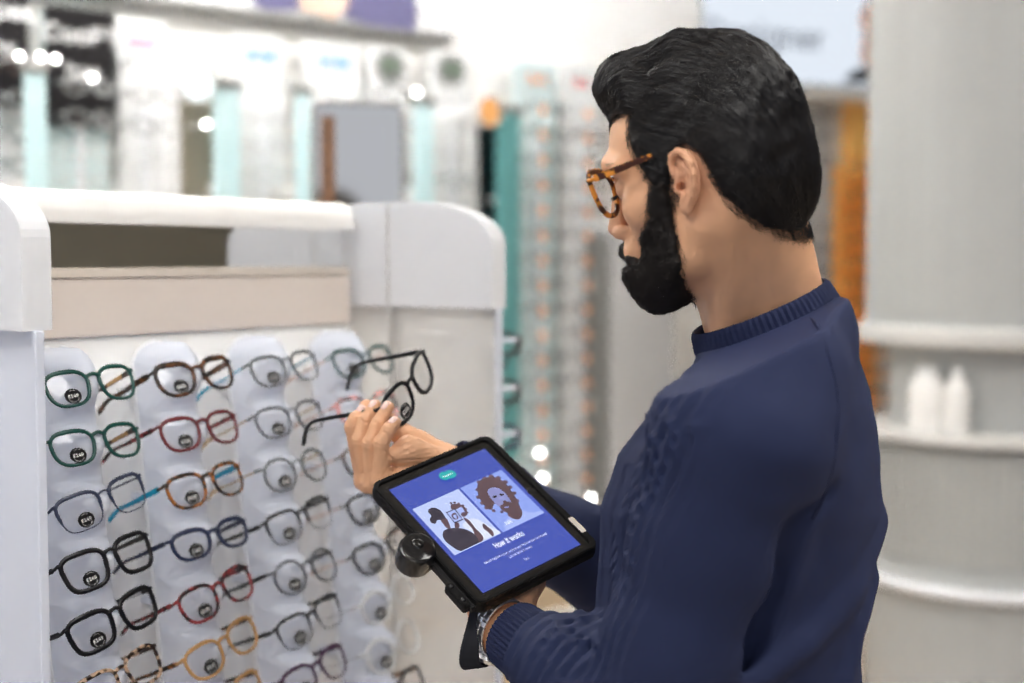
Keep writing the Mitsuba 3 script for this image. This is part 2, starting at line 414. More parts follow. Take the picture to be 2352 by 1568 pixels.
# frosted holders: one wavy nose-shaped strip per column
def holder(c, rows):
    zt = BR[2] + .034; nz = rows * 16 + 6
    z = np.linspace(zt, BR[2] - ROWSTEP * rows - .02, nz)
    phi = np.radians(np.sign(np.linspace(-1, 1, 35)) * 88 * np.abs(np.linspace(-1, 1, 35)) ** 1.35)
    V = np.zeros((len(phi), nz, 3)); Wd = np.zeros_like(V)
    for layer, (arr, off) in enumerate(((V, 0.0), (Wd, -.0028))):
        for j, zz in enumerate(z):
            rr = (BR[2] - zz) / ROWSTEP                      # 0 at the bridge of row 1
            k = rr - math.floor(rr)                          # 0 at a bridge, 1 at the next
            bump = 1.0 if k < .14 else (1 - smooth01((k - .14) / .66)) if k < .80 else smooth01((k - .84) / .16) if k > .84 else 0.0
            if rr < 0: bump = 1 - .55 * min(1, -rr / .5)
            top = max(0.0, 1 - (zt - zz) / .03)
            a = .047 * math.sqrt(max(1e-4, 1 - top ** 2 * .97)) if rr < 0 else .047
            nb = n0 + LEAN * ROWSTEP * rr - .062
            d = .030 + .037 * bump
            u = u0 + COLSTEP * c + (a + off) * np.sin(phi)
            n = nb + (d + off) * (np.cos(phi) ** (1.15 + 1.7 * bump))
            arr[:, j] = GO + GU * u[:, None] + GN * n[:, None] + np.array([0, 0, zz])
    A, B = grid_mesh(V), grid_mesh(Wd)
    B.invert()
    def strip(X, Y): return grid_mesh(np.stack([X, Y], 0))
    ed = [strip(V[0], Wd[0]), strip(Wd[-1], V[-1]), strip(V[:, 0], Wd[:, 0]), strip(V[:, -1], Wd[:, -1])]
    return cat([A, B] + ed), V
def smooth01(x):
    x = min(1.0, max(0.0, x)); return x * x * (3 - 2 * x)
NROWS = [7, 7, 8, 8]
HN = ['first', 'second', 'third', 'fourth']
for c in range(4):
    hm, V = holder(c, NROWS[c])
    h = part(stand, 'holder', hm, 'acrylic', 40, label='frosted white strip that carries the %s column of glasses' % HN[c])
    part(h, 'edge', cat([sweep(V[i], .0026, .0026, up=GN, n=6) for i in (0, -1)]), 'acrylic_cap', True)
    for rr in range(0, NROWS[c], 2): part(h, 'bracket', gbox(u0 + COLSTEP * c - .006, u0 + COLSTEP * c + .006, -.07 + LEAN * ROWSTEP * rr, n0 - .030 + LEAN * ROWSTEP * rr, BR[2] - ROWSTEP * (rr + .5) - .004, BR[2] - ROWSTEP * (rr + .5) + .004), 'acrylic')
# ------------------------------------------------------------------ spectacles
def lens_outline(w, h, p=2.8, taper=.06, cat_=0.0, n=56):
    """nasal side at -x, temple side at +x"""
    th = np.arange(n) * 2 * np.pi / n
    c, s = np.cos(th), np.sin(th)
    x = np.sign(c) * abs(c) ** (2 / p) * w / 2; y = np.sign(s) * abs(s) ** (2 / p) * h / 2
    x = x * (1 + taper * y / (h / 2)) + np.where(x > 0, 1, .6) * taper * .0 
    y = y + cat_ * np.clip(x / (w / 2), 0, 1) ** 2 * np.clip(y / (h / 2), 0, 1) * h
    y = y - .05 * h * np.clip(-x / (w / 2), 0, 1) ** 2 * np.clip(y / (h / 2), 0, 1)
    return np.c_[x, y], th

def ring_resample(pts, n):
    q = np.vstack([pts, pts[:1]]); d = np.r_[0, np.cumsum(np.linalg.norm(np.diff(q, axis=0), axis=1))]
    t = np.linspace(0, d[-1], n, endpoint=False)
    return np.c_[np.interp(t, d, q[:, 0]), np.interp(t, d, q[:, 1])]

_sticker_cache = {}
def sticker_letters(price):
    """white lettering of the black price sticker, in its own plane (radius 9.5 mm)"""
    if price in _sticker_cache: return _sticker_cache[price]
    m = meshkit.text_mesh(price, .0042, .0002, True)
    m.apply_translation([-(m.bounds[0, 0] + m.bounds[1, 0]) / 2, -.0020, 0])
    ms = [m]
    for text, top in (('frame and', True), ('single vision lenses', False)):
        R_ = .0067 if top else .0079
        widths = []
        for ch in text:
            widths.append(.0007 if ch == ' ' else .00092)
        tot = sum(widths) / R_; a = tot / 2
        for ch, w in zip(text, widths):
            ang = a - w / R_ / 2; a -= w / R_
            if ch == ' ': continue
            g = meshkit.text_mesh(ch, .0012, .0002)
            g.apply_translation([-(g.bounds[0, 0] + g.bounds[1, 0]) / 2, 0, 0])
            rot = ang if top else -ang
            M = np.array([[math.cos(rot), -math.sin(rot), 0], [math.sin(rot), math.cos(rot), 0], [0, 0, 1]])
            o = [-R_ * math.sin(ang), R_ * math.cos(ang), 0] if top else [-R_ * math.sin(ang), -R_ * math.cos(ang), 0]
            ms.append(place(g, M, o))
    mesh = cat(ms)
    _sticker_cache[price] = mikit.ply(mesh)
    return _sticker_cache[price]
_disc = None

def make_glasses(name, M, o, label, group=None, shape='square', w=.053, h=.041, bridge_w=.018, rim=(.0024, .0020, .0016), depth=.0019, front='frame_black', temple='frame_black', inner=None,
                 price='£149', halfrim=False, metal=False, temple_h=.0032, category='glasses', p=None, taper=None, catw=None, sticker=True, lens='lens_glass', print_=None, temple_len=.142, splay=0.0, pads=True, wrapk=1.9, drop=1.0):
    """M: columns right / up / front; o: centre of the bridge"""
    k = thing(name, label, category, group)
    tw = frame_T(M, o)
    sp = dict(square=(3.4, .11, .03), soft=(2.75, .12, .04), round=(2.15, .02, .0), cat=(2.5, .14, .16), rect=(4.2, .05, .0))[shape]
    p = p or sp[0]; taper = sp[1] if taper is None else taper; catw = sp[2] if catw is None else catw
    cx = bridge_w / 2 + w / 2
    wrap = lambda x: -wrapk * np.asarray(x) ** 2
    out, th = lens_outline(w, h, p, taper, catw)
    out = ring_resample(out, 64)
    cy = -.20 * h
    ms, lens_ms = [], []
    ang = np.arctan2(out[:, 1] / h, out[:, 0] / w)
    top = np.clip(np.sin(ang), 0, 1) ** .6; side = abs(np.cos(ang)) * (out[:, 1] < h * .2); bot = np.clip(-np.sin(ang), 0, 1)
    wid = rim[0] * top + rim[1] * side * (1 - top) + rim[2] * bot * (1 - side)
    wid = 1.18 * np.maximum(wid, min(rim)); wid = ndimage.gaussian_filter1d(wid, 2, mode='wrap')
    if halfrim: wid = np.where(out[:, 1] < -.05 * h, .0007, wid); wid = ndimage.gaussian_filter1d(wid, 1.2, mode='wrap')
    dep = np.where(wid < .0011, .0010, depth)
    for s in (-1, 1):
        path = np.c_[s * (cx + out[:, 0]), cy + out[:, 1], wrap(cx + out[:, 0])]
        if s < 0: path = path[::-1]
        wd = wid if s > 0 else wid[::-1]; dp = dep if s > 0 else dep[::-1]
        ms.append(sweep(path, wd, dp, closed=True, up=[0, 0, 1], n=10, power=2.8))
    # bridge
    iy = .16 * h
    j = np.argmin(np.hypot(out[:, 0] + w / 2 * .97, out[:, 1] - (iy - cy) * .62))
    bx, by = cx + out[j, 0], cy + out[j, 1]
    bp = spline([(-bx - .001, by, wrap(bx)), (-bx * .55, by + .0024, .0012), (0, by + .0034, .0020), (bx * .55, by + .0024, .0012), (bx + .001, by, wrap(bx))], 15)
    ms.append(sweep(bp, .0022 if not metal else .0012, .0021 if not metal else .0012, up=[0, 0, 1], n=10, power=2.4))
    # end pieces
    hx = max(cx + w / 2 + .0055, .064); hy = cy + h * .33
    jj = np.argmin(np.hypot(out[:, 0] - w / 2, out[:, 1] - h * .34))
    ex, ey = cx + out[jj, 0], cy + out[jj, 1]
    for s in (-1, 1):
        ep = spline([(s * (ex - .001), ey, wrap(ex)), (s * (ex + .0035), ey + .0006, wrap(ex) - .0004), (s * hx, hy, wrap(ex) - .005), (s * hx, hy, wrap(ex) - .010)], 12)
        ms.append(sweep(ep, .0028 if not metal else .0016, .0019, up=[0, .9, .5], n=10, power=2.6))
    fr = cat(ms)
    part(k, 'front', fr, front, 50, to_world=tw)
    # lenses
    r_ = np.linspace(0, 1, 7)
    for s in (-1, 1):
        pts = np.stack([np.stack([s * (cx + out[:, 0] * q), cy + out[:, 1] * q, wrap(cx + out[:, 0] * q) * .0 + wrap(cx) + (wrap(cx + out[:, 0]) - wrap(cx)) * q + .0015 * (1 - q * q)], 1) for q in r_], 1)
        lm = grid_mesh(pts, True)
        if lm.face_normals[:, 2].mean() < 0: lm.invert()
        lk = part(k, 'lens', lm, lens, True, to_world=tw)
    # temples
    for s in (-1, 1):
        z0 = float(wrap(ex)) - .009
        zb = -(temple_len - .042)
        sx = s * (hx + splay)
        tp = spline([(s * hx, hy, z0), (sx, hy - .0005, z0 - .03), (sx, hy - .001, zb + .01), (sx * .995, hy - .0045 * drop, zb - .012), (sx * .97, hy - .018 * drop, zb - .028), (sx * .955, hy - .034 * drop, zb - .040)], 30)
        q = np.linspace(0, 1, 30)
        if metal: hgt = np.where(q < .6, .0012, np.minimum(.0026, .0012 + (q - .6) * .02)); wdt = np.where(q < .6, .0007, .0014)
        else: hgt = temple_h * (1 - .35 * np.clip((q - .1) / .5, 0, 1)) + .0006 * np.clip((q - .75) / .2, 0, 1); wdt = np.full(30, .0014)
        hgt[-1] *= .7
        tk = part(k, 'temple', sweep(tp, wdt, hgt, up=[0, 1, -.25], n=8, power=3.2), temple, 50, to_world=tw)
        if inner:
            tp2 = tp[3:12] + np.array([-s * .0014, 0, 0]); part(tk, 'inlay', sweep(tp2, .0005, hgt[3:12] * .9, up=[0, 1, -.25], n=8, power=3.2), inner, 50, to_world=tw)
    if pads:
        for s in (-1, 1):
            e = trimesh.creation.icosphere(subdivisions=2); e.apply_scale([.0016, .0062, .0032])
            M_ = Rotation.from_euler('z', s * 18, degrees=True).as_matrix()
            part(k, 'nose_pad', place(e, M_, [s * (bridge_w / 2 - .0008), cy + h * .02, -.0045]), 'pad_clear', True, to_world=tw)
    if sticker:
        global _disc
        if _disc is None:
            d = lathe([(0, .0002), (.0090, .0002), (.0092, 0), (0, 0)], 40); d.vertices *= [1.22, .98, 1]; _disc = mikit.ply(d)
        xs, ys = -cx + .0005, cy - h * .24
        A = np.asarray(M) @ Rotation.from_euler('y', -math.degrees(2 * 1.9 * cx) * .55, degrees=True).as_matrix()
        oo = np.asarray(o) + np.asarray(M) @ np.array([xs, ys, float(wrap(cx)) + .0024])
        sk = part(k, 'price_sticker', _disc, 'sticker_black', to_world=frame_T(A, oo), label='round black price sticker reading %s' % price)
        part(sk, 'lettering', sticker_letters(price), 'print_white', to_world=frame_T(A, oo + A @ np.array([0, 0, .0003])))
    if print_:
        m = meshkit.text_mesh(print_, .0042, .0001); m.apply_translation([-(m.bounds[0, 0] + m.bounds[1, 0]) / 2, 0, 0])
        part(k, 'lens_print', place(m, np.eye(3), [cx, cy - h * .30, float(wrap(cx)) + .0030]), 'print_grey', to_world=tw)
    return k

def tort(base, dark, scale, lo=.42, hi=.56):
    return proc(lambda p, n, uv: mix(base, dark, smoothstep(lo, hi, fbm(p.x * scale, p.y * scale, p.z * scale, octaves=2))))
GL = dict(rough=.20, spec=.28)
mat('frame_black', (.005, .0055, .008), **GL)
mat('frame_navy', (.014, .022, .060), **GL)
mat('frame_green', (.004, .055, .045), **GL)
mat('frame_darktort', tort((.10, .035, .010), (.008, .005, .004), 160), **GL)
mat('frame_tort', tort((.32, .11, .020), (.012, .007, .005), 150, .38, .52), **GL)
mat('frame_amber', tort((.62, .23, .030), (.050, .014, .008), 120, .45, .54), **GL)
mat('frame_burgundy', (.115, .012, .016), **GL)
mat('frame_redtort', tort((.28, .03, .035), (.010, .006, .008), 150, .42, .55), **GL)
mat('frame_pink', tort((.75, .28, .26), (.03, .02, .025), 110, .45, .6), **GL)
mat('frame_tan', (.48, .27, .11), **GL)
mat('frame_creamtort', tort((.55, .38, .26), (.020, .010, .008), 140, .42, .52), **GL)
mat('frame_greyteal', (.035, .085, .085), **GL)
mat('frame_grey', (.10, .11, .115), **GL)
mat('frame_crystal', (.55, .56, .57), **GL)
mat('frame_purple', (.05, .012, .05), **GL)
mat('frame_brown', (.05, .025, .016), **GL)
mat('turquoise', (.01, .30, .48), **GL)
mat('rose_metal', (.70, .45, .36), .25, metal=1.0)
mat('gold_metal', (.60, .42, .22), .25, metal=1.0)
mat('gun_metal', (.12, .13, .15), .3, metal=1.0)
mat('silver_metal', (.6, .6, .62), .25, metal=1.0)
mat('navy_metal', (.02, .03, .07), .3)
mat('sticker_black', (.004, .004, .005), .6, spec=.15)
mat('print_white', (.88, .88, .88), .5)
mat('print_grey', (.35, .36, .38), .5)
scene['pad_clear'] = {'type': 'thindielectric', 'int_ior': 1.45}

# what stands in each place of the stand: (front, temple, shape, extras, words)
_ = dict
TABLE = {
 (0, 0): ('frame_green', 'frame_brown', 'soft', _(print_='GANT', inner='frame_tan'), 'dark green soft square glasses'),
 (0, 1): ('frame_green', 'frame_brown', 'soft', _(h=.040, inner='frame_tan'), 'dark green glasses with brown temples'),
 (0, 2): ('navy_metal', 'navy_metal', 'square', _(halfrim=True, w=.055, h=.042, rim=(.0022, .0018, .0012), inner='frame_navy'), 'navy half rim glasses'),
 (0, 3): ('frame_black', 'frame_black', 'square', _(w=.055, h=.043, rim=(.0028, .0026, .0024)), 'chunky black square glasses'),
 (0, 4): ('frame_black', 'frame_black', 'square', _(w=.055, h=.042, rim=(.0030, .0026, .0024), inner='silver_metal'), 'black square glasses with metal corner pins'),
 (0, 5): ('frame_creamtort', 'frame_creamtort', 'square', _(), 'cream and brown mottled square glasses'),
 (0, 6): ('frame_black', 'frame_black', 'soft', _(), 'black soft square glasses'),
 (1, 0): ('frame_darktort', 'frame_darktort', 'cat', _(rim=(.0034, .0024, .0018), temple_h=.0042), 'dark tortoiseshell upswept glasses'),
 (1, 1): ('frame_burgundy', 'frame_redtort', 'soft', _(), 'burgundy soft rectangular glasses'),
 (1, 2): ('frame_tort', 'turquoise', 'soft', _(temple_h=.0040), 'tortoiseshell glasses with turquoise temples'),
 (1, 3): ('frame_navy', 'frame_navy', 'soft', _(h=.035, rim=(.0028, .0024, .0016)), 'dark navy shallow glasses'),
 (1, 4): ('frame_redtort', 'frame_redtort', 'soft', _(h=.042), 'red and black mottled glasses'),
 (1, 5): ('frame_tan', 'frame_tort', 'soft', _(), 'tan glasses with mottled temples'),
 (1, 6): ('frame_tan', 'frame_brown', 'cat', _(), 'tan upswept glasses'),
 (2, 0): ('frame_grey', 'turquoise', 'soft', _(metal=True, rim=(.0022, .0014, .0009)), 'grey glasses with bright blue temples'),
 (2, 1): ('gun_metal', 'gold_metal', 'soft', _(metal=True, rim=(.0020, .0012, .0009)), 'fine gunmetal glasses'),
 (2, 2): ('frame_grey', 'gold_metal', 'round', _(metal=True, rim=(.0020, .0014, .0010), h=.044, w=.050), 'thin grey round glasses with gold temples'),
 (2, 3): ('frame_black', 'frame_black', 'square', _(halfrim=True, rim=(.0022, .0016, .0012)), 'black half rim glasses'),
 (2, 4): ('gun_metal', 'frame_black', 'round', _(rim=(.0018, .0014, .0010), h=.044, w=.050), 'gunmetal round glasses with black temples'),
 (2, 5): ('frame_black', 'frame_black', 'square', _(halfrim=True, rim=(.0020, .0014, .0010)), 'black thin half rim glasses'),
 (2, 6): ('frame_purple', 'frame_purple', 'soft', _(rim=(.0024, .0014, .0010)), 'deep purple glasses'),
 (2, 7): ('frame_grey', 'frame_grey', 'soft', _(), 'grey glasses'),
 (3, 0): ('frame_greyteal', 'rose_metal', 'cat', _(rim=(.0030, .0022, .0018)), 'grey green upswept glasses with rose temples'),
 (3, 1): ('frame_pink', 'rose_metal', 'cat', _(), 'pink and brown mottled upswept glasses'),
 (3, 2): ('frame_darktort', 'rose_metal', 'soft', _(), 'dark brown glasses with rose metal temples'),
 (3, 3): ('frame_black', 'rose_metal', 'soft', _(), 'black glasses with rose metal temples'),
 (3, 4): ('frame_black', 'rose_metal', 'cat', _(rim=(.0026, .0020, .0016)), 'black upswept glasses with rose temples'),
 (3, 5): ('frame_crystal', 'silver_metal', 'round', _(h=.043, w=.050), 'clear grey round glasses'),
 (3, 6): ('frame_crystal', 'silver_metal', 'round', _(h=.046, w=.050), 'clear round glasses with silver temples'),
 (3, 7): ('frame_black', 'frame_tort', 'soft', _(), 'black glasses with mottled temples'),
}
ORD = ['top', 'second', 'third', 'fourth', 'fifth', 'sixth', 'seventh', 'eighth']
rngG = np.random.default_rng(5)
ROLL = [(2, 2, 10, 8, 10, 12, 10), (3, 2, 6, 4, 11, 12, 10), (4, 4, 5, 8, 5, 10, 9, 9), (2, 3, 5, 5, 9, 11, 12, 10)]
for (c, r), (fm, tm, shp, ex, words) in TABLE.items():
    o = bridge(c, r) + GN * .004
    tilt = math.radians(22 + rngG.uniform(-2, 2)); roll = math.radians(ROLL[c][r] + rngG.uniform(-.8, .8))
    z = GN * math.cos(tilt) + np.array([0, 0, math.sin(tilt)])
    x = GU.copy(); y = np.cross(z, x); x = x * math.cos(roll) + y * math.sin(roll); y = np.cross(z, x)
    kw = dict(drop=.25, temple_len=.128, front=fm, temple=tm, shape=shp, price='£149' if c == 0 else '£125')
    kw.update(ex)
    if tm.endswith('metal'): kw.setdefault('metal', True)
    make_glasses('eyeglasses', np.stack([x, y, z], 1), o, '%s, %s column of the stand, %s row' % (words, HN[c], ORD[r]), 'glasses on the foreground stand', **kw)
# ------------------------------------------------------------------ tablet in a rugged case
TM = np.array([[0.7899756, -0.60257097, 0.11334364], [0.54828712, 0.61150181, -0.57047942], [0.2744445, 0.51280968, 0.81345341]])
TS = .926
TO = EYE + TS * (np.array([-0.03460556, 1.72858775, 1.23570713]) - EYE)
def S(px, py):
    """photo pixel -> (x, y) on the tablet's screen plane"""
    d = FW + (px - 1176) / FPX * RT - (py - 784) / FPX * UP
    t = ((TO - EYE) @ TM[:, 2]) / (d @ TM[:, 2])
    q = TM.T @ (EYE + t * d - TO)
    return q[0], q[1]
TW = frame_T(TM, TO)
sw, sh = .148 * TS / 2, .197 * TS / 2
def rrect(x0, x1, y0, y1, r):
    return sbox(x0 + r, y0 + r, x1 - r, y1 - r).buffer(r, 6) if r > 0 else sbox(x0, y0, x1, y1)
def slab(poly, z0, z1, bev=0.0):
    """extruded polygon with a bevelled edge"""
    if bev <= 0: m = trimesh.creation.extrude_polygon(poly, z1 - z0, engine='earcut'); m.apply_translation([0, 0, z0]); return m
    ms = []
    for k in range(4):
        a = (k + 1) / 4 * np.pi / 2
        ins = bev * (1 - math.sin(a)); hh = bev * (1 - math.cos(a))
        m = trimesh.creation.extrude_polygon(poly.buffer(-ins), (z1 - z0) - 2 * (bev - bev * (1 - (1 - math.cos(a))) ) if False else max(1e-5, (z1 - z0) - 2 * (bev - bev * math.cos(a)) ), engine='earcut')
        m.apply_translation([0, 0, z0 + (bev - bev * math.cos(a))]); ms.append(m)
    return cat(ms)
c = [S(848, 1110), S(1135, 1010), S(1362, 1245), S(1095, 1395)]
tab = thing('tablet', 'black tablet in a rugged case with a blue screen, held by the man', 'tablet')
ox0, ox1 = -sw - .0155, sw + .0185
oy0, oy1 = -sh - .0135, sh + .0185
outer = rrect(ox0, ox1, oy0, oy1, .012)
inner_lip = rrect(ox0 + .0055, ox1 - .0085, oy0 + .0055, oy1 - .0065, .008)
part(tab, 'case', slab(outer, -.016, -.0005, .004), 'black_rubber', 30, to_world=TW)
part(tab, 'lip', cat([slab(outer.buffer(-.0008).difference(inner_lip), -.003, .0022), slab(outer.buffer(-.0020).difference(inner_lip.buffer(.0008)), .0022, .0030)]), 'black_rubber', 30, to_world=TW)
part(tab, 'bezel', flat_poly(inner_lip.buffer(.0004), .0002), 'bezel_black', to_world=TW)
scr = part(tab, 'screen', flat_poly(sbox(-sw, -sh, sw, sh), .0006), 'screen_off', to_world=TW, emitter=emit(np.array(srgb(60, 80, 178)) * 1.0), label='blue lit screen headed How it works')
mat('bezel_black', (.006, .0055, .005), .2, spec=.4)
mat('screen_off', (.01, .01, .012), .25)
mat('screen_dark', (.020, .014, .035), .6)
mat('screen_brown', (.085, .045, .060), .6)
mat('screen_skin', (.22, .24, .52), .6)
mat('lit_white', (.95, .96, 1.0), .6)
mat('label_white', (.62, .56, .50), .5)
LB, WH = np.array(srgb(166, 184, 246)), np.array(srgb(222, 230, 250))
LB2 = np.array(srgb(142, 164, 240))
a = [S(*q) for q in ((943, 1167), (1053, 1125), (1150, 1225), (1045, 1277))]
b_ = [S(*q) for q in ((1057, 1121), (1156, 1082), (1249, 1180), (1154, 1224))]
mx = lambda q, i, j: (q[i][0] + q[j][0]) / 2
my = lambda q, i, j: (q[i][1] + q[j][1]) / 2
ax0, ax1, ay0, ay1 = mx(a, 0, 3), mx(a, 1, 2), my(a, 2, 3), my(a, 0, 1)
bx0, bx1, by0, by1 = mx(b_, 0, 3), mx(b_, 1, 2), my(b_, 2, 3), my(b_, 0, 1)
ay0 = by0 = (ay0 + by0) / 2; ay1 = by1 = (ay1 + by1) / 2
part(scr, 'picture', flat_poly(sbox(ax0, ay0, ax1, ay1), .0008), 'screen_off', to_world=TW, emitter=emit(np.array(srgb(190, 205, 250))), label='picture of a woman holding a tablet up to a man')
part(scr, 'picture', flat_poly(sbox(bx0, by0, bx1, by1), .0008), 'screen_off', to_world=TW, emitter=emit(LB2), label='portrait of a man with curly hair')
def SP(pts, smooth=True, n=40):
    q = np.array([S(*p) for p in pts])
    if smooth: q = spline(np.c_[q, np.zeros(len(q))], n, closed=True)[:, :2]
    return Polygon(q).buffer(0)
ZL = {'z': .0010}
def pic(poly, bsdf, name='figure', em=None):
    ZL['z'] += .00008
    kw = {'emitter': emit(em)} if em is not None else {}
    part(scr, name, flat_poly(poly, ZL['z']), bsdf, to_world=TW, **kw)
lim_a = sbox(ax0, ay0, ax1, ay1); lim_b = sbox(bx0, by0, bx1, by1)
Z5 = lambda x, y: (780 + x * .2678, 980 + y * .2678)          # coordinates of an enlarged view
def Zp(pts): return [Z5(*q) for q in pts]
# right picture: curly-haired man
rr = np.random.default_rng(3)
hair = SP(Zp([(1200, 470), (1300, 435), (1410, 480), (1480, 570), (1530, 650), (1525, 720), (1480, 740), (1440, 700), (1330, 660), (1300, 720), (1240, 680), (1200, 620), (1180, 540)]))
curls = union_all([Point(S(*Z5(x, y))).buffer(.0028 * s_) for x, y, s_ in [(1195, 480, 1), (1240, 445, 1), (1300, 432, 1.1), (1360, 445, 1.1), (1420, 480, 1.1), (1460, 525, 1), (1495, 575, 1), (1520, 640, 1), (1530, 690, .9), (1500, 745, .9), (1185, 545, 1), (1190, 610, 1), (1225, 660, 1), (1260, 700, 1), (1320, 725, .8), (1390, 735, .7)]])
pic(SP(Zp([(1410, 860), (1440, 790), (1560, 720), (1650, 740), (1760, 730), (1760, 760), (1600, 830), (1430, 900)])).intersection(lim_b), 'screen_off', 'shirt', LB)
pic(SP(Zp([(1440, 760), (1540, 700), (1565, 760), (1530, 800), (1480, 790)])).intersection(lim_b), 'screen_brown', 'neck')
pic(union_all([hair, curls]).intersection(lim_b), 'screen_brown', 'hair')
pic(SP(Zp([(1270, 550), (1330, 525), (1390, 550), (1440, 600), (1475, 660), (1480, 715), (1445, 735), (1400, 715), (1330, 660), (1290, 610)])), 'screen_skin', 'face')
pic(SP(Zp([(1375, 690), (1400, 668), (1440, 650), (1478, 660), (1488, 715), (1450, 745), (1405, 730)])), 'screen_brown', 'beard')
pic(SP(Zp([(1410, 700), (1435, 688), (1452, 692), (1430, 706)])), 'screen_skin', 'mouth')
for e in ([(1310, 612), (1335, 598), (1352, 602), (1332, 615)], [(1368, 592), (1390, 580), (1408, 588), (1388, 598)]): pic(SP(Zp(e)), 'screen_dark', 'eye')
pic(SP(Zp([(1400, 655), (1420, 640), (1432, 652), (1412, 664)])), 'screen_brown', 'nose')
# left picture: woman from behind with a tablet, man with curly hair
pic(SP(Zp([(1060, 870), (1110, 800), (1200, 810), (1260, 850), (1380, 915), (1290, 955), (1200, 985), (1120, 900)])).intersection(lim_a), 'screen_off', 'shirt', WH)
pic(SP(Zp([(1230, 840), (1260, 860), (1320, 930), (1315, 950), (1280, 920), (1225, 860)])).intersection(lim_a), 'screen_brown', 'arm')
pic(union_all([SP(Zp([(955, 680), (1000, 670), (1060, 690), (1090, 730), (1085, 770), (1060, 760), (1010, 715), (965, 720)]))] + [Point(S(*Z5(x, y))).buffer(.0016) for x, y in ((955, 665), (985, 660), (1020, 668), (1055, 685), (1080, 715), (1092, 745))]), 'screen_brown', 'hair')
pic(SP(Zp([(1010, 715), (1040, 700), (1070, 735), (1080, 770), (1060, 780), (1030, 750)])), 'screen_off', 'face', LB)
pic(SP(Zp([(1040, 758), (1062, 742), (1085, 760), (1070, 782), (1052, 780)])), 'screen_brown', 'beard')
pic(SP(Zp([(910, 745), (990, 712), (1058, 808), (985, 840)]), False), 'screen_dark', 'device')
pic(SP(Zp([(920, 750), (985, 722), (1047, 803), (985, 830)]), False), 'screen_off', 'device_screen', LB)
pic(SP(Zp([(960, 765), (985, 750), (1010, 775), (1015, 800), (990, 808), (965, 790)])), 'screen_brown', 'hair')
pic(SP(Zp([(975, 770), (990, 765), (1003, 785), (1000, 802), (985, 795)])), 'screen_off', 'face', LB)
pic(SP(Zp([(985, 832), (1053, 802), (1058, 810), (988, 840)]), False), 'screen_dark', 'device_edge')
pic(SP(Zp([(1060, 790), (1085, 800), (1160, 880), (1225, 990), (1200, 1005), (1150, 920), (1085, 830)])).intersection(lim_a), 'screen_brown', 'arm')
pic(SP(Zp([(995, 835), (1010, 835), (1020, 880), (1005, 890)])), 'screen_brown', 'arm')
pic(SP(Zp([(765, 720), (810, 708), (860, 730), (905, 790), (935, 840), (945, 885), (920, 870), (870, 815), (835, 815), (820, 845), (790, 840), (775, 800), (785, 775), (760, 750)])), 'screen_dark', 'hair')
pic(SP(Zp([(868, 815), (905, 800), (938, 850), (945, 890), (915, 880), (890, 850)])), 'screen_brown', 'neck')
pic(SP(Zp([(885, 960), (895, 905), (960, 885), (1060, 890), (1130, 920), (1190, 990), (1190, 1015), (1035, 1080), (960, 1040)])).intersection(lim_a), 'screen_dark', 'top')
# logo and lettering
tcol = np.array(srgb(28, 178, 178))
q1, q2 = S(1021, 1097), S(1034, 1093)
ZL['z'] += .0001
part(scr, 'logo', flat_poly(union_all([Point(q1).buffer(.0068), Point(q2).buffer(.0068)]), ZL['z']), 'screen_off', to_world=TW, emitter=emit(tcol), label='two joined turquoise discs with a white name')
def letters(text, px, py, cap, bold=False, squeeze=1.0):
    m = meshkit.text_mesh(text, cap, .00005, bold)
    m.vertices[:, 0] *= squeeze
    x, y = S(px, py)
    m.apply_translation([x - (m.bounds[0, 0] + m.bounds[1, 0]) / 2, y - cap / 2, ZL['z'] + .0001]); return m
for args in (('Specsavers', 1028, 1095, .0025, True, .72), ('How it works', 1168, 1243, .0078, True, .62), ('We will capture a scan, analyse your features and recommend', 1184, 1263, .0033, False, .66),
     ('you the perfect frames', 1194, 1271, .0033, False, .66), ('Back', 1209, 1287, .0033, False, .66), ('24%', 1168, 1204, .0048, False, .7)):
    part(scr, 'lettering', letters(*args), 'lit_white', to_world=TW)
# home button, hardware on the case
x, y = S(1240, 1133)
hb = lathe([(0, 0), (.0052, 0), (.0056, .0003), (.0060, 0)], 32)
part(tab, 'home_button', place(hb, np.eye(3), [(inner_lip.bounds[2] + sw) / 2, .004, .0006]), 'bezel_black', True, to_world=TW)
x, y = S(1333, 1207)
part(tab, 'label', slab(rrect(ox1 - .0075, ox1 - .0008, y - .012, y + .014, .001), .0030, .0036), 'label_white', to_world=TW, label='small white label on the edge of the case')
# camera pod on the left edge: short glossy drum
pod = thing('scanner_pod', 'round glossy black camera pod clipped to the lower edge of the tablet', 'scanner')
px_, py_ = S(948, 1288)
pm = lathe([(0, .019), (.015, .019), (.0195, .017), (.021, .012), (.021, -.010), (.018, -.014), (0, -.014)], 48)
AX = np.stack([[0, 1, 0], [0, 0, 1], [1, 0, 0]], 1)      # drum axis along the tablet's x
PODC = np.array([ox0 - .014, S(950, 1262)[1] - .006, -.004])
part(pod, 'drum', place(pm, Rotation.from_euler('xyz', [12, 0, 0], degrees=True).as_matrix(), PODC), 'black_gloss', 40, to_world=TW)
part(pod, 'lens', place(lathe([(0, .0215), (.004, .0213), (.0075, .0195), (.0075, .018)], 32), Rotation.from_euler('xyz', [12, 0, 0], degrees=True).as_matrix(), PODC + [0.002, .004, 0]), 'bezel_black', True, to_world=TW)
part(pod, 'arm', slab(rrect(ox0 - .018, ox0 + .006, PODC[1] - .020, PODC[1] + .022, .004), -.014, -.006, .002), 'black_gloss', 30, to_world=TW)
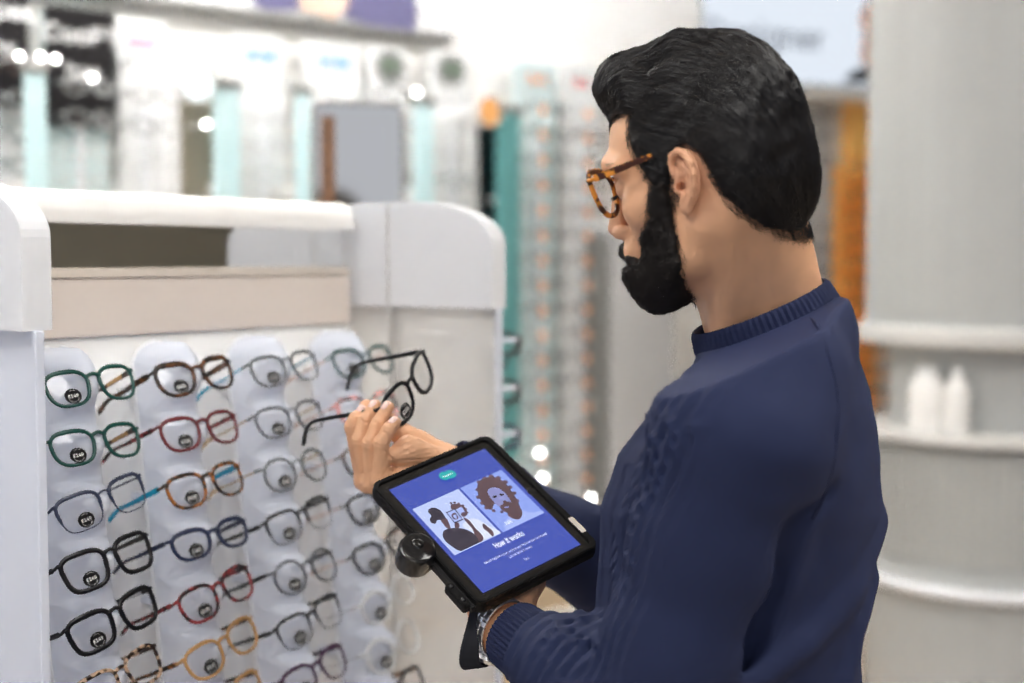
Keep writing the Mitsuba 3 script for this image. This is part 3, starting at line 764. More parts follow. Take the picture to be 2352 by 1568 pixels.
# side rail and clip on the lower left edge
yb = S(1050, 1365)[1]
part(tab, 'side_rail', slab(rrect(ox0 - .0050, ox0 + .004, oy0 + .006, PODC[1] + .01, .002), -.013, -.004, .0015), 'black_matte', 30, to_world=TW)
cl = thing('case_clip', 'small black clip on the tablet case below the camera pod', 'clip')
yc = S(1030, 1352)[1]
part(cl, 'body', slab(rrect(ox0 - .0125, ox0 - .0020, yc - .030, yc + .008, .004), -.013, -.001, .003), 'black_rubber', 30, to_world=TW)
for s in (0, 1):
    part(cl, 'screw', place(lathe([(0, .0016), (.0022, .0014), (.003, 0), (.003, -.002)], 20), np.eye(3), [ox0 - .0072, yc + .002 - s * .022, -.001]), 'black_gloss', True, to_world=TW)
# webbing strap: loop hanging from the case
strap = thing('hand_strap', 'black ribbed webbing strap hanging in a loop under the tablet', 'strap')
Ds = 1.545
lp = [P(1090, 1392, Ds - .006), P(1086, 1440, Ds - .012), P(1078, 1495, Ds - .016), P(1080, 1526, Ds - .010), P(1094, 1534, Ds + .004), P(1104, 1522, Ds + .016), P(1104, 1490, Ds + .018), P(1100, 1450, Ds + .012), P(1094, 1400, Ds + .004)]
cp = spline(lp, 60)
wv = np.array([.75, .55, -.06]); wv /= np.linalg.norm(wv)
tt = np.linspace(0, 1, 60)
hw_ = .004 + .0095 * np.sin(np.pi * np.clip(tt * 1.0, 0, 1)) ** .8
V = np.stack([cp + wv * (s * hw_)[:, None] for s in np.linspace(-1, 1, 9)], 1)
nrm = np.cross(np.gradient(cp, axis=0), wv); nrm /= np.linalg.norm(nrm, axis=1, keepdims=True)
Va, Vb = V + nrm[:, None] * .0006, V - nrm[:, None] * .0006
A_, B_ = grid_mesh(Va), grid_mesh(Vb); B_.invert()
E_ = [grid_mesh(np.stack([Va[:, i], Vb[:, i]], 0)) for i in (0, -1)]
mat('webbing', (.016, .018, .026), .75, bump=proc(lambda p, n, uv: dr.sin((p.x * .35 - p.y * .3 + p.z * .9) * 5200), eps=2e-4), bscale=.0003)
part(strap, 'webbing', cat([A_, B_] + E_), 'webbing', 60)
# ------------------------------------------------------------------ the man
HM = np.array([[-0.85568036, -0.44614628, -0.2622301], [0.46769067, -0.88359801, -0.02280348], [-0.22153231, -0.14215507, 0.96473591]])  # columns: forward, left, up
HS = 1.04
HO = EYE + HS * (np.array([0.2010945, 1.42097892, 1.63770886]) - EYE)
def h2w(p): return HO + HS * (np.asarray(p) @ HM.T)
def w2h(p): return ((np.asarray(p) - HO) @ HM) / HS
HR = [[[math.cos(a), 0, math.sin(a)], [0, 1, 0], [-math.sin(a), 0, math.cos(a)]] for a in (0,)][0]
YAW = math.radians(12)
TF = np.array([-math.cos(YAW), math.sin(YAW), 0]); TL = np.array([-math.sin(YAW), -math.cos(YAW), 0])

man = thing('person', 'bearded man in a navy jumper and tortoiseshell glasses looking down at the tablet he holds', 'person')

# --- head
v = Vol([-.125, -.105, -.215], [.150, .105, .150], .0022)
def lr(fn): return np.minimum(fn(1), fn(-1))
skull = smin(v.ell((.002, 0, .036), (.091, .071, .083)), v.ell((-.020, 0, .020), (.072, .070, .070)), .02)
fore = v.ell((.030, 0, .040), (.064, .060, .062))
face = v.ell((.040, 0, -.028), (.058, .056, .072))
jaw = lr(lambda s: v.chain([(.010, s * .050, -.045), (.030, s * .046, -.072), (.075, s * .016, -.096)], [.022, .020, .019], .01))
d = smin(smin(skull, fore, .02), face, .022)
d = smin(d, jaw, .022)
d = smin(d, v.ell((.084, 0, -.088), (.022, .024, .020)), .015)
d = smin(d, lr(lambda s: v.chain([(.094, s * .010, .031), (.092, s * .030, .034), (.074, s * .050, .028)], [.009, .0095, .009], .006)), .012)   # brow
d = smin(d, lr(lambda s: v.sphere((.064, s * .045, -.016), .020)), .02)                                                   # cheek bones
d = smin(d, v.ell((.097, 0, -.058), (.016, .030, .020)), .012)                                                             # muzzle
d = smax(d, -lr(lambda s: v.ell((.098, s * .033, .010), (.016, .017, .012))), .012)                                        # eye sockets
d = smin(d, lr(lambda s: v.sphere((.0800, s * .032, .0075), .0130)), .004)                                                 # lids over the eyes
nose = smin(v.chain([(.097, 0, .020), (.107, 0, -.006), (.1165, 0, -.029)], [.0075, .0078, .0098], .004), lr(lambda s: v.ell((.1075, s * .0125, -.0345), (.0105, .0070, .0072))), .006)
nose = smin(nose, v.chain([(.112, 0, -.036), (.103, 0, -.046)], [.006, .006]), .004)
d = smin(d, nose, .007)
d = smax(d, -lr(lambda s: v.ell((.1095, s * .0085, -.0420), (.0072, .0038, .0048))), .002)                                  # nostrils
d = smin(d, smin(v.chain([(.100, -.020, -.0625), (.1075, 0, -.0575), (.100, .020, -.0625)], [.003, .0052, .003]), v.chain([(.099, -.017, -.0685), (.1055, 0, -.0715), (.099, .017, -.0685)], [.003, .0060, .003]), .001), .004)   # lips
# neck: from the skull base to below the collar
NB = P(1752, 722, 1.535)
nb = w2h(NB); nlow = w2h(NB + np.array([.035, .005, -.09]))
neck = smin(v.cap((-.026, 0, -.035), (nb[0] - .004, nb[1], nb[2]), .0495, .0545), v.cap((.018, 0, -.070), (nb[0] + .018, nb[1], nb[2] - .01), .032, .042), .03)
neck = smin(neck, v.cap((-.036, .0, -.02), (nb[0] - .020, nb[1], nb[2]), .036, .044), .02)
neck = smin(neck, v.cap((-.022, .048, -.035), (.030, .010, -.155), .010, .010), .030)                                       # neck muscle
d = smin(d, neck, .024)
head_sdf = v.sampler(d); head_vol, head_d = v, d
head_mesh = v.mesh(d)

# --- ears, finer
def ear(s):
    e = Vol([-.032, -.020, -.042], [.028, .020, .042], .0010)     # x: backwards is -, y: outwards, z up
    hel = v_chain = e.chain([(.007, .000, .000), (.012, .002, .010), (.0135, .003, .020), (.009, .0045, .0275), (-.001, .0055, .0315), (-.010, .0060, .0285), (-.0165, .0065, .0190), (-.0185, .0060, .0070), (-.0165, .0050, -.0050), (-.0120, .0040, -.0150), (-.0060, .0030, -.0220)],
                           [.0030, .0034, .0036, .0038, .0038, .0038, .0038, .0036, .0034, .0032, .0034], .002)
    anti = e.chain([(.004, .0005, .0215), (-.003, .0020, .0165), (-.0085, .0030, .0090), (-.0100, .0030, -.0010), (-.0075, .0028, -.0105), (-.0010, .0030, -.0165)], [.0026, .0030, .0033, .0033, .0032, .0032], .002)
    plate = e.ell((-.002, -.0030, .004), (.0165, .0052, .0290))
    plate = smin(plate, e.ell((.004, -.006, -.004), (.013, .008, .018)), .005)
    lobe = e.ell((.0010, .0012, -.0255), (.0085, .0042, .0090))
    tr = e.ell((.0090, .0022, -.0060), (.0038, .0040, .0062))
    g = smin(smin(hel, anti, .0025), smin(plate, lobe, .006), .0035)
    g = smin(g, tr, .003)
    g = smax(g, -e.ell((.0005, .0045, -.0030), (.0070, .0060, .0085)), .003)
    g = smax(g, -e.cap((.0040, .006, -.0045), (.0085, -.012, -.006), .0042), .0012)
    m = e.mesh(g)
    q = m.vertices * .93
    a, b = math.radians(-24 if s > 0 else -24), math.radians(8)
    R1 = Rotation.from_euler('z', a).as_matrix()
    q = q @ R1.T
    q = q @ Rotation.from_euler('y', -b).as_matrix().T
    q = q + np.array([.0045, .0755, -.001])
    if s < 0: q = q * [1, -1, 1]
    m = trimesh.Trimesh(q, m.faces, process=False)
    if m.volume < 0: m.invert()
    return m

# --- torso, arms: silhouettes read at the man's depth
DT = 1.535
sec = [(640, 1700, 1850, .055), (700, 1640, 1905, .085), (760, 1612, 1950, .125), (830, 1590, 1985, .165), (900, 1545, 2008, .182), (960, 1482, 2018, .186), (1040, 1420, 2024, .188), (1160, 1378, 2026, .184), (1250, 1380, 2014, .180), (1400, 1374, 1998, .172), (1500, 1364, 1988, .168), (1568, 1362, 1984, .168), (1800, 1380, 1984, .172), (2100, 1400, 1990, .176)]
sz, scx, shd, shw = [], [], [], []
for py, xf, xb, hw in sec:
    sz.append(1.55 - (py - 598) / FPX * DT); cx = ((xf + xb) / 2 - 1176) / FPX * DT; E_ = (xb - xf) / 2 / FPX * DT
    scx.append(cx); shw.append(hw); shd.append(math.sqrt(max(E_ ** 2 - (hw * math.sin(YAW)) ** 2, .03 ** 2)) / math.cos(YAW))
sz, scx, shd, shw = (np.array(x)[::-1] for x in (sz, scx, shd, shw))
def torso(w, grow=0.0):
    z = w.Z
    c = np.interp(z, sz, scx).astype(np.float32); a = (np.interp(z, sz, shd) + grow).astype(np.float32); b = (np.interp(z, sz, shw) + grow).astype(np.float32)
    dx, dy = w.X - c, w.Y - np.float32(DT + .0)
    f = dx * np.float32(TF[0]) + dy * np.float32(TF[1]); l = dx * np.float32(TL[0]) + dy * np.float32(TL[1])
    k = (np.abs(f / a) ** 2.2 + np.abs(l / b) ** 2.2) ** (1 / 2.2)
    return (k - 1) * np.minimum(a, b) * np.float32(.92)
HK = .965
LA = [(P(1748, 890, 1.385), .080), (P(1708, 1000, 1.372), .084), (P(1628, 1250, 1.385), .073), (P(1560, 1480, 1.40), .069), (P(1490, 1660, 1.405), .061), (P(1400, 1625, 1.440), .055), (P(1310, 1552, 1.480), .048), (P(1218, 1486, 1.520), .0415)]
RS = P(1760, 880, 1.535) - TL * .175
RA = [(RS, .080), (P(1600, 1120, 1.74), .068), (P(1425, 1330, 1.79), .058), (P(1290, 1240, 1.775), .052), (P(1130, 1135, 1.750), .041), (P(1075, 1098, 1.742), .035)]
WL, WR = P(1160, 1450, 1.556), P(1040, 1072, 1.800 * HK)

# --- sweater
w = Vol([-.06, 1.24, .88], [.50, 1.95, 1.56], .0042)
tor = torso(w)
la = w.chain([a for a, _ in LA], [r for _, r in LA], .03)
ra = w.chain([a for a, _ in RA], [r for _, r in RA], .03)
sw_ = smin(tor, la, .030)
sw_ = smin(sw_, ra, .035)
# upper back slope from the collar to the shoulder blade
sw_ = smin(sw_, w.chain([P(1850, 740, 1.46), P(1770, 800, 1.40)], [.050, .060]), .04)
sw_ = smin(sw_, w.chain([P(1850, 740, 1.60), P(1790, 800, 1.68)], [.050, .060]), .04)
# folds
def fold(pts, r, amt, k=.012):
    global sw_
    c_ = w.chain([P(*p) for p in pts], [r] * len(pts))
    if amt > 0: sw_ = smin(sw_, c_, k)
    else: sw_ = smax(sw_, -c_, k)
ax_d = (LA[7][0] - LA[5][0]); ax_d = ax_d / np.linalg.norm(ax_d)
s_ax = (w.X - np.float32(LA[5][0][0])) * ax_d[0] + (w.Y - np.float32(LA[5][0][1])) * ax_d[1] + (w.Z - np.float32(LA[5][0][2])) * ax_d[2]
near = np.clip(1 - np.abs(la) / .02, 0, 1)
env = np.clip((s_ax + .06) / .06, 0, 1) * np.clip((.135 - s_ax) / .02, 0, 1)
skew = (w.Z - np.float32(1.1)) * 7 + (w.X) * 5
wave = np.sin(s_ax * 205 + skew + 1.6 * w.noise(16, 5)); sw_ = sw_ + np.float32(.0075) * env * near * (1 - 2 * np.abs(wave) ** .7) * (.65 + .55 * w.noise(14, 8))
sw_ = sw_ + np.float32(.0030) * w.noise(16, 1) + np.float32(.0012) * w.noise(45, 2)
fold([(1830, 1215, 1.335), (1810, 1262, 1.345), (1770, 1330, 1.36), (1722, 1450, 1.37), (1690, 1568, 1.38)], .016, -1, .022)
fold([(1905, 1130, 1.36), (1850, 1200, 1.345), (1815, 1262, 1.34)], .010, -1, .016)
fold([(1560, 905, 1.42), (1500, 990, 1.40), (1462, 1090, 1.405), (1445, 1240, 1.42), (1415, 1345, 1.44)], .012, -1, .020)
fold([(1690, 850, 1.37), (1620, 930, 1.36), (1585, 1000, 1.355)], .012, 1, .03)
fold([(2010, 1200, 1.50), (1950, 1360, 1.43), (1850, 1480, 1.385), (1740, 1560, 1.37), (1600, 1680, 1.36)], .010, 1, .022)
fold([(1995, 1330, 1.50), (1965, 1450, 1.45), (1940, 1568, 1.43), (1920, 1700, 1.42)], .008, 1, .018)
# openings
cut = w.plane(LA[7][0], ax_d); ar = w.sphere(LA[7][0], .09)
sw_ = np.maximum(sw_, np.minimum(np.maximum(cut, ar), np.float32(1)) * 0 + np.where(ar < 0, cut, np.float32(-1)))
ax_r = RA[5][0] - RA[3][0]; ax_r = ax_r / np.linalg.norm(ax_r)
cut = w.plane(RA[5][0], ax_r); ar = w.sphere(RA[5][0], .09)
sw_ = np.maximum(sw_, np.where(ar < 0, cut, np.float32(-1)))
sw_ = np.maximum(sw_, w.Z * -1 + np.float32(.90))
# collar line: front (1606, 800) to back (1905, 672)
cA, cB = P(1600, 800, 1.52), P(1910, 668, 1.52)
cn = np.cross(cB - cA, FW); cn = cn / np.linalg.norm(cn); cn = cn * np.sign(cn[2])
cmid = (cA + cB) / 2
collar_n = cn + np.array([0, -.10, 0]); collar_n /= np.linalg.norm(collar_n)
sw_ = smax(sw_, w.plane(cmid - collar_n * .002, collar_n), .004)
sweater = w.mesh(sw_)
sw_sdf = w.sampler(sw_)
def knit(p, n, uv):
    a = dr.sin(p.z * 2600) * dr.sin((p.x + p.y) * 2200)
    # cable panel on the chest
    fx = p.x * float(TF[0]) + p.y * float(TF[1]); l = p.x * float(TL[0]) + (p.y - DT) * float(TL[1])
    front = smoothstep(.6, .8, n.x * float(TF[0]) + n.y * float(TF[1])) 
    ph = dr.abs(((l * 38 + 100) - dr.floor(l * 38 + 100)) - .5)
    cab = dr.sin(p.z * 420 + ph * 14)
    return .00022 * a + front * .0016 * cab
mat('navy_knit', srgb(31, 39, 69), .82, spec=.25, sheen=.6, bump=proc(knit, eps=3e-4), bscale=1.0)
mat('navy_rib', srgb(29, 36, 65), .85, spec=.25, sheen=.5)
swk = part(man, 'jumper', sweater, 'navy_knit', True, label='navy knitted crew neck jumper with raglan sleeves')

def march(px, py, sdf, t0=1.0, t1=2.2):
    d_ = FW + (px - 1176) / FPX * RT - (py - 784) / FPX * UP
    ts = np.linspace(t0, t1, 900)
    f = sdf(EYE + ts[:, None] * d_)
    i = np.argmax(f < 0)
    return EYE + ts[i] * d_ if f[i] < 0 else None
seam = [march(*q, sw_sdf) for q in [(1848, 700), (1868, 735), (1895, 790), (1915, 860), (1925, 950), (1918, 1040), (1900, 1120), (1868, 1190)]]
seam = [s for s in seam if s is not None]
part(swk, 'seam', sweep(spline(seam, 50), .0016, .0016, n=6), 'navy_rib', True)

# ribbed collar and cuffs
def ribbed(center, axis, ref, ra_, rb_, height, nrib, thick=.0035, flare=0.0, lift=None, n_h=8):
    axis = axis / np.linalg.norm(axis); e1 = ref - axis * (ref @ axis); e1 /= np.linalg.norm(e1); e2 = np.cross(axis, e1)
    m = nrib * 6; th_ = np.arange(m) * 2 * np.pi / m
    rib = .0009 * np.cos(th_ * nrib)
    def shell(off):
        rows = []
        for q in np.linspace(0, 1, n_h):
            edge = off - (thick * .45 * ((2 * q - 1) ** 6)) * np.sign(off + .0001)
            g = 1 + flare * q
            rr1, rr2 = ra_ * g + edge, rb_ * g + edge
            base = center + axis * (height * (q - .0))
            p_ = base + e1 * ((rr1 + (rib if off > 0 else 0)) * np.cos(th_))[:, None] + e2 * ((rr2 + (rib if off > 0 else 0)) * np.sin(th_))[:, None]
            rows.append(p_)
        return np.stack(rows, 1)
    O_, I_ = shell(thick / 2), shell(-thick / 2)
    full = np.concatenate([O_, I_[:, ::-1], O_[:, :1]], 1)
    g = grid_mesh(full, True)
    if g.volume < 0: g.invert()
    return g
fd = cA - cB; fd /= np.linalg.norm(fd)
col = ribbed(cmid - collar_n * .010, collar_n, fd, np.linalg.norm(cB - cA) / 2 + .002, .0685, .026, 72, .0050, -.065)
part(swk, 'collar', col, 'navy_rib', True, label='ribbed crew neck collar')
part(swk, 'cuff', ribbed(LA[7][0] - ax_d * .004, ax_d, np.array([0, 0, 1.0]), .0375, .0365, .046 * .8, 44, .0050, -.07), 'navy_rib', True, label='ribbed cuff')
part(swk, 'cuff', ribbed(RA[5][0] - ax_r * .004, ax_r, np.array([0, 0, 1.0]), .0365, .0355, .035, 44, .0050, -.07), 'navy_rib', True)

# --- hands
def Z(x, y, D): return P(780 + x * .1467, 880 + y * .1467, D * HK)
FING = dict(
    little=([Z(655, 1520, 1.752), Z(652, 940, 1.738), Z(760, 735, 1.738), Z(868, 612, 1.742)], [.0104, .0090, .0079, .0071]),
    ring=([Z(520, 1560, 1.768), Z(474, 950, 1.751), Z(598, 650, 1.756), Z(758, 375, 1.762)], [.0108, .0092, .0086, .0075]),
    middle=([Z(430, 1550, 1.784), Z(314, 900, 1.766), Z(388, 610, 1.770), Z(560, 350, 1.776)], [.0110, .0093, .0086, .0075]),
    fore=([Z(390, 1520, 1.800), Z(205, 690, 1.782), Z(256, 565, 1.781), Z(368, 432, 1.784)], [.0112, .0096, .0088, .0074]))
lo = np.min([p for f_, _ in FING.values() for p in f_] + [WR, Z(1650, 1100, 1.84)], 0) - .035; hi = np.max([p for f_, _ in FING.values() for p in f_] + [WR, Z(1650, 1100, 1.84)], 0) + .035
hv = Vol(lo, hi, .00105)
fingers = [hv.chain(p, r, .004) for p, r in FING.values()]
hand = fingers[0]
for f_ in fingers[1:]: hand = smin(hand, f_, .0012)
mcps = [FING[k][0][0] for k in ('little', 'ring', 'middle', 'fore')]
palm = None
for i, m_ in enumerate(mcps):
    c_ = hv.cap(m_, WR + np.array([0, (-.012 + .008 * i), 0]), .0122, .017)
    palm = c_ if palm is None else smin(palm, c_, .010)
palm = smin(palm, hv.chain([Z(840, 1130, 1.752), Z(1080, 1060, 1.764), Z(1500, 1210, 1.782)], [.0105, .0175, .0170], .008), .008)        # heel on the little-finger side
thumb = hv.chain([Z(1560, 1150, 1.802), Z(1230, 960, 1.806), Z(980, 800, 1.804), Z(680, 540, 1.806), Z(415, 358, 1.803)], [.0190, .0165, .0128, .0105, .0084], .008)
hand = smin(hand, palm, .006); hand = smin(hand, thumb, .004)
hand = smin(hand, hv.cap(WR, RA[4][0], .0235, .026), .012)
# creases at the joints
for k, (pp, rr_) in FING.items():
    for j in (1, 2):
        t_ = pp[j + 1] - pp[j - 1]; t_ = t_ / np.linalg.norm(t_)
        q_ = hv.sphere(pp[j], rr_[j] * 1.4)
        pl = np.abs(hv.plane(pp[j], t_))
        hand = hand + np.float32(.0007) * np.exp(-(pl / .0012) ** 2) * (q_ < 0)
pre = hv.sampler(hand)
def zmarch(q):
    d_ = FW + (780 + q[0] * .1467 - 1176) / FPX * RT - (880 + q[1] * .1467 - 784) / FPX * UP
    ts = np.linspace(1.58, 1.86, 500); f_ = pre(EYE + ts[:, None] * d_); i = np.argmax(f_ < 0)
    return EYE + ts[i] * d_ if f_[i] < 0 else None
for line, rr_ in (([(850, 1225), (960, 1215), (1100, 1202), (1300, 1190), (1480, 1172)], .0009), ([(900, 1010), (1050, 960), (1200, 915), (1350, 850)], .0005), ([(1010, 1080), (1180, 1010), (1320, 970), (1470, 940)], .0005), ([(1120, 1120), (1300, 1070), (1450, 1040), (1560, 1030)], .0005),
                  ([(1000, 900), (1120, 840), (1240, 800)], .0005), ([(1200, 1150), (1380, 1110), (1520, 1085)], .0004), ([(690, 1050), (760, 1110), (830, 1190), (860, 1260), (845, 1400)], .0008), ([(740, 1130), (730, 1220), (660, 1330)], .0006), ([(850, 1250), (780, 1300), (710, 1400), (690, 1450)], .0006),
                  ([(745, 790), (700, 775), (660, 760)], .0005), ([(620, 640), (560, 600), (520, 560)], .0005), ([(400, 620), (360, 590), (340, 560)], .0005), ([(560, 880), (600, 905), (650, 920)], .0004), ([(390, 900), (430, 930), (470, 940)], .0004)):
    ps = [zmarch(q) for q in spline(np.c_[np.array(line, float), np.zeros(len(line))], 14)[:, :2]]
    ps = [p_ for p_ in ps if p_ is not None]
    if len(ps) > 2: hand = smax(hand, -hv.chain(ps, [rr_] * len(ps)), .0016)
hand = hand + np.float32(.00030) * hv.noise(220, 4)
handR = hv.mesh(hand); hand_sdf = hv.sampler(hand)
# left hand, under the tablet
def tl(x, y, z): return TO + TM @ np.array([x, y, z])
lf = [[tl(-.050 + .022 * i, -.050, -.034), tl(-.056 + .025 * i, -.012, -.036), tl(-.058 + .027 * i, .012, -.032), tl(-.060 + .028 * i, .030, -.0265)] for i in range(4)]
lth = [tl(.010, -.080, -.036), tl(.034, -.056, -.036), tl(.044, -.026, -.033), tl(.050, -.004, -.0275)]
allp = np.array([p for f_ in lf for p in f_] + lth + [WL, LA[7][0]])
lv = Vol(allp.min(0) - .03, allp.max(0) + .03, .0019)
hl = None
for f_ in lf:
    c_ = lv.chain(f_, [.0100, .0092, .0086, .0074], .004); hl = c_ if hl is None else smin(hl, c_, .002)
pl = None
for i, f_ in enumerate(lf):
    c_ = lv.cap(f_[0], WL + np.array([.016 * (i - 1.5) * .8, 0, 0]), .012, .0175); pl = c_ if pl is None else smin(pl, c_, .010)
hl = smin(hl, pl, .006); hl = smin(hl, lv.chain([WL] + lth, [.020, .0165, .0125, .0105, .0082], .008), .006)
hl = smin(hl, lv.cap(WL, LA[6][0], .0265, .030), .012)
handL = lv.mesh(hl)

# --- skin under the clothes, joined to head and hands as one body
bv = Vol([-.12, 1.20, .0], [.52, 2.0, 1.60], .0095)
bd = torso(bv, -.020)
bd = np.where(bv.Z < .98, np.float32(.2), bd)
bd = smin(bd, bv.chain([a for a, _ in LA[:-1]], [r - .020 for _, r in LA[:-1]], .02), .03)
bd = smin(bd, bv.cap(LA[6][0], WL, .030, .026), .02)
bd = smin(bd, bv.chain([a for a, _ in RA[:-1]], [r - .020 for _, r in RA[:-1]], .02), .03)
bd = smin(bd, bv.cap(RA[4][0], WR, .026, .022), .01)
HIP = np.array([.262, DT, .93])
bd = smin(bd, bv.ell(HIP + [0, 0, .04], (.105, .15, .13)), .05)
legs = []
for s in (1, -1):
    hp = HIP + TL * .085 * s; kn = hp + TF * .02 + np.array([0, 0, -.42]); an = kn + TF * -.03 + np.array([0, 0, -.42]); toe = an + TF * .14 + np.array([0, 0, -.045])
    legs.append((hp, kn, an, toe))
    bd = smin(bd, bv.chain([hp, kn, an, toe], [.078, .055, .040, .028], .03), .03)
bd = smin(bd, bv.cap(NB + np.array([.01, 0, -.02]), NB + np.array([.03, .0, -.12]), .052, .07), .03)
gp_ = np.stack(np.meshgrid(bv.X.ravel(), bv.Y.ravel(), bv.Z.ravel(), indexing='ij'), -1).reshape(-1, 3)
insd = np.all((gp_ > w.lo) & (gp_ < w.lo + (w.n - 1) * w.h), 1)
sv = np.full(len(gp_), -1.0, np.float32); sv[insd] = sw_sdf(gp_[insd]) + .010
keepn = (np.linalg.norm(gp_ - (NB + np.array([.005, 0, .0])), axis=1) < .066) & ((gp_ - cmid) @ collar_n > -.018)
sv[keepn] = -1.0
bd = np.maximum(bd, sv.reshape(bv.n))
torso_mesh = bv.mesh(bd)
def mani(m):
    g = manifold3d.Manifold(manifold3d.Mesh(np.ascontiguousarray(m.vertices, np.float32), np.ascontiguousarray(m.faces, np.uint32)))
    return g
head_w = trimesh.Trimesh(h2w(head_mesh.vertices), head_mesh.faces, process=False)
ears_w = [trimesh.Trimesh(h2w(e.vertices), e.faces, process=False) for e in (ear(1), ear(-1))]
pieces = [torso_mesh, head_w] + ears_w + [handR, handL]
def big(m):
    cs = m.split(only_watertight=False)
    return max(cs, key=lambda c: len(c.faces)) if len(cs) > 1 else m
body = None
for m in pieces:
    m = big(m)
    g = mani(m)
    if g.status() != manifold3d.Error.NoError: print('not manifold', g.status(), len(m.faces)); continue
    body = g if body is None else body + g
mm = body.to_mesh()
body = trimesh.Trimesh(np.array(mm.vert_properties[:, :3], float), np.array(mm.tri_verts), process=True)
body = max(body.split(only_watertight=False), key=lambda c: len(c.faces))

# --- hair and beard regions on the side of the head: (forward, up)
def sd_poly(poly, v_):
    X, Zz = v_.X[:, 0, 0], v_.Z[0, 0, :]
    gx, gz = np.meshgrid(X, Zz, indexing='ij')
    pts = __import__('shapely').points(gx.ravel(), gz.ravel())
    dist = __import__('shapely').distance(poly.exterior, pts); ins = __import__('shapely').contains(poly, pts)
    return np.where(ins, -dist, dist).reshape(gx.shape).astype(np.float32)
HAIRP = Polygon([(.098, .066), (.080, .0755), (.062, .080), (.0470, .076), (.0530, .060), (.0545, .045), (.0500, .024), (.0455, .010), (.0420, .000), (.0390, -.014), (.0270, -.016), (.0255, -.002), (.0190, .012), (.0120, .026), (.0030, .0345), (-.0070, .0350), (-.0165, .0230), (-.0200, .0060), (-.0230, -.0100), (-.0330, -.0350), (-.0500, -.0610), (-.0700, -.0770), (-.14, -.080), (-.14, .2), (.14, .2), (.14, .066)])
BEARDP = Polygon([(.0430, .004), (.0470, -.008), (.0520, -.022), (.0545, -.030), (.0660, -.0385), (.0745, -.0470), (.0795, -.0570), (.0830, -.0650), (.0900, -.0695), (.1300, -.0720), (.1300, -.1260), (.0850, -.1260), (.0640, -.1210), (.0510, -.1120), (.0440, -.1000), (.0385, -.0880), (.0310, -.0740), (.0310, -.0640), (.0310, -.0520), (.0310, -.0380), (.0300, -.0200), (.0270, -.004), (.0285, .004)])
gl = Vol([-.125, -.105, -.150], [.150, .105, .165], .0017)
sdH, sdB = sd_poly(HAIRP, gl)[:, None, :], sd_poly(BEARDP, gl)[:, None, :]
def resamp(fn, v_):
    pts = np.stack(np.meshgrid(v_.X.ravel(), v_.Y.ravel(), v_.Z.ravel(), indexing='ij'), -1).reshape(-1, 3)
    return fn(pts).reshape(v_.n).astype(np.float32)
hd = resamp(head_sdf, gl)
mass = smin(gl.ell((-.0040, 0, .0400), (.0985, .0785, .0930)), gl.ell((-.0280, 0, -.0120), (.0735, .0700, .0760)), .02)
roll = gl.chain([(.050, .040, .098), (.0600, .020, .1040), (.0610, -.010, .1055), (.052, -.036, .1000)], [.0220, .0275, .0275, .0235], .01)
crest = gl.chain([(.045, .0, .108), (.000, .0, .1085), (-.045, 0, .092)], [.0265, .0275, .0300], .02)
mass = smin(smin(mass, roll, .012), crest, .015)
wx = gl.X + 0 * gl.Z
def aniso(v_, f, seed):
    r = np.random.default_rng(seed)
    # flow runs back and down along the side of the head
    u_ = gl.X * .93 - gl.Z * .36; c_ = gl.X * .36 + gl.Z * .93
    m_ = 64
    g_ = r.random((m_, m_, m_)).astype(np.float32)
    co = [(u_ * f[0] + 20), (gl.Y * f[1] + 20), (c_ * f[2] + 20)]
    co = np.broadcast_arrays(*co)
    return ndimage.map_coordinates(g_, [q.ravel() for q in co], order=1, mode='wrap').reshape(gl.n) * 2 - 1
st = (np.abs(aniso(gl, (13, 95, 95), 1)) * 2 - 1) * .75 + aniso(gl, (24, 210, 210), 2) * .40
topw = np.clip((gl.Z - .01) / .06, .35, 1)
mass = mass + np.float32(.0042) * st * topw
hair_d = smax(mass, sdH, .005)
hair_d = np.maximum(hair_d, -(hd + np.float32(.004)))
hair_mesh = gl.mesh(hair_d)
bd1 = hd - np.float32(.0065) - np.float32(.004) * np.clip((-.055 - gl.Z) / .03, 0, 1)
bd1 = smin(bd1, gl.ell((.0800, 0, -.0930), (.0290, .0300, .0240)), .012)
bd1 = smax(bd1, sdB, .006)
must = lr(lambda s: gl.chain([(.1125, 0, -.0510), (.1085, s * .012, -.0535), (.1000, s * .023, -.0610), (.0940, s * .027, -.0720), (.0900, s * .027, -.0840)], [.0050, .0064, .0064, .0062, .0070], .004))
bd1 = smin(bd1, must, .004)
bd1 = bd1 + np.float32(.0016) * gl.noise(160, 7) + np.float32(.0010) * gl.noise(300, 9)
bd1 = np.maximum(bd1, -(hd + np.float32(.003)))
beard_mesh = gl.mesh(bd1)
def to_w(m): return trimesh.Trimesh(h2w(m.vertices), m.faces, process=False)

# --- colours of the skin
lp_ = w2h(body.vertices)
base = np.array([.65, .355, .205])
n_ = meshkit.fbm(lp_ * 60) if hasattr(meshkit, 'fbm') else meshkit.noise(lp_ * 60)
colr = base[None] * (0.94 + .12 * n_[:, None])
def blob(c_, r_):
    return np.exp(-np.sum(((lp_ - c_) / r_) ** 2, 1))[:, None]
def tint(w_, c_):
    global colr
    colr = colr * (1 - w_) + np.array(c_) * w_
for s in (1, -1):
    tint(.35 * blob((.003, s * .080, 0), (.03, .02, .04)), (.52, .22, .15))
    tint(.30 * blob((.062, s * .05, -.02), (.02, .02, .02)), (.46, .22, .14))
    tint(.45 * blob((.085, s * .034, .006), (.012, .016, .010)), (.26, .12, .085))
tint(.45 * blob((.118, 0, -.034), (.014, .016, .012)), (.48, .20, .14))
tint(.9 * blob((.107, 0, -.065), (.009, .02, .0085)), (.36, .13, .11))
sp_ = __import__('shapely')
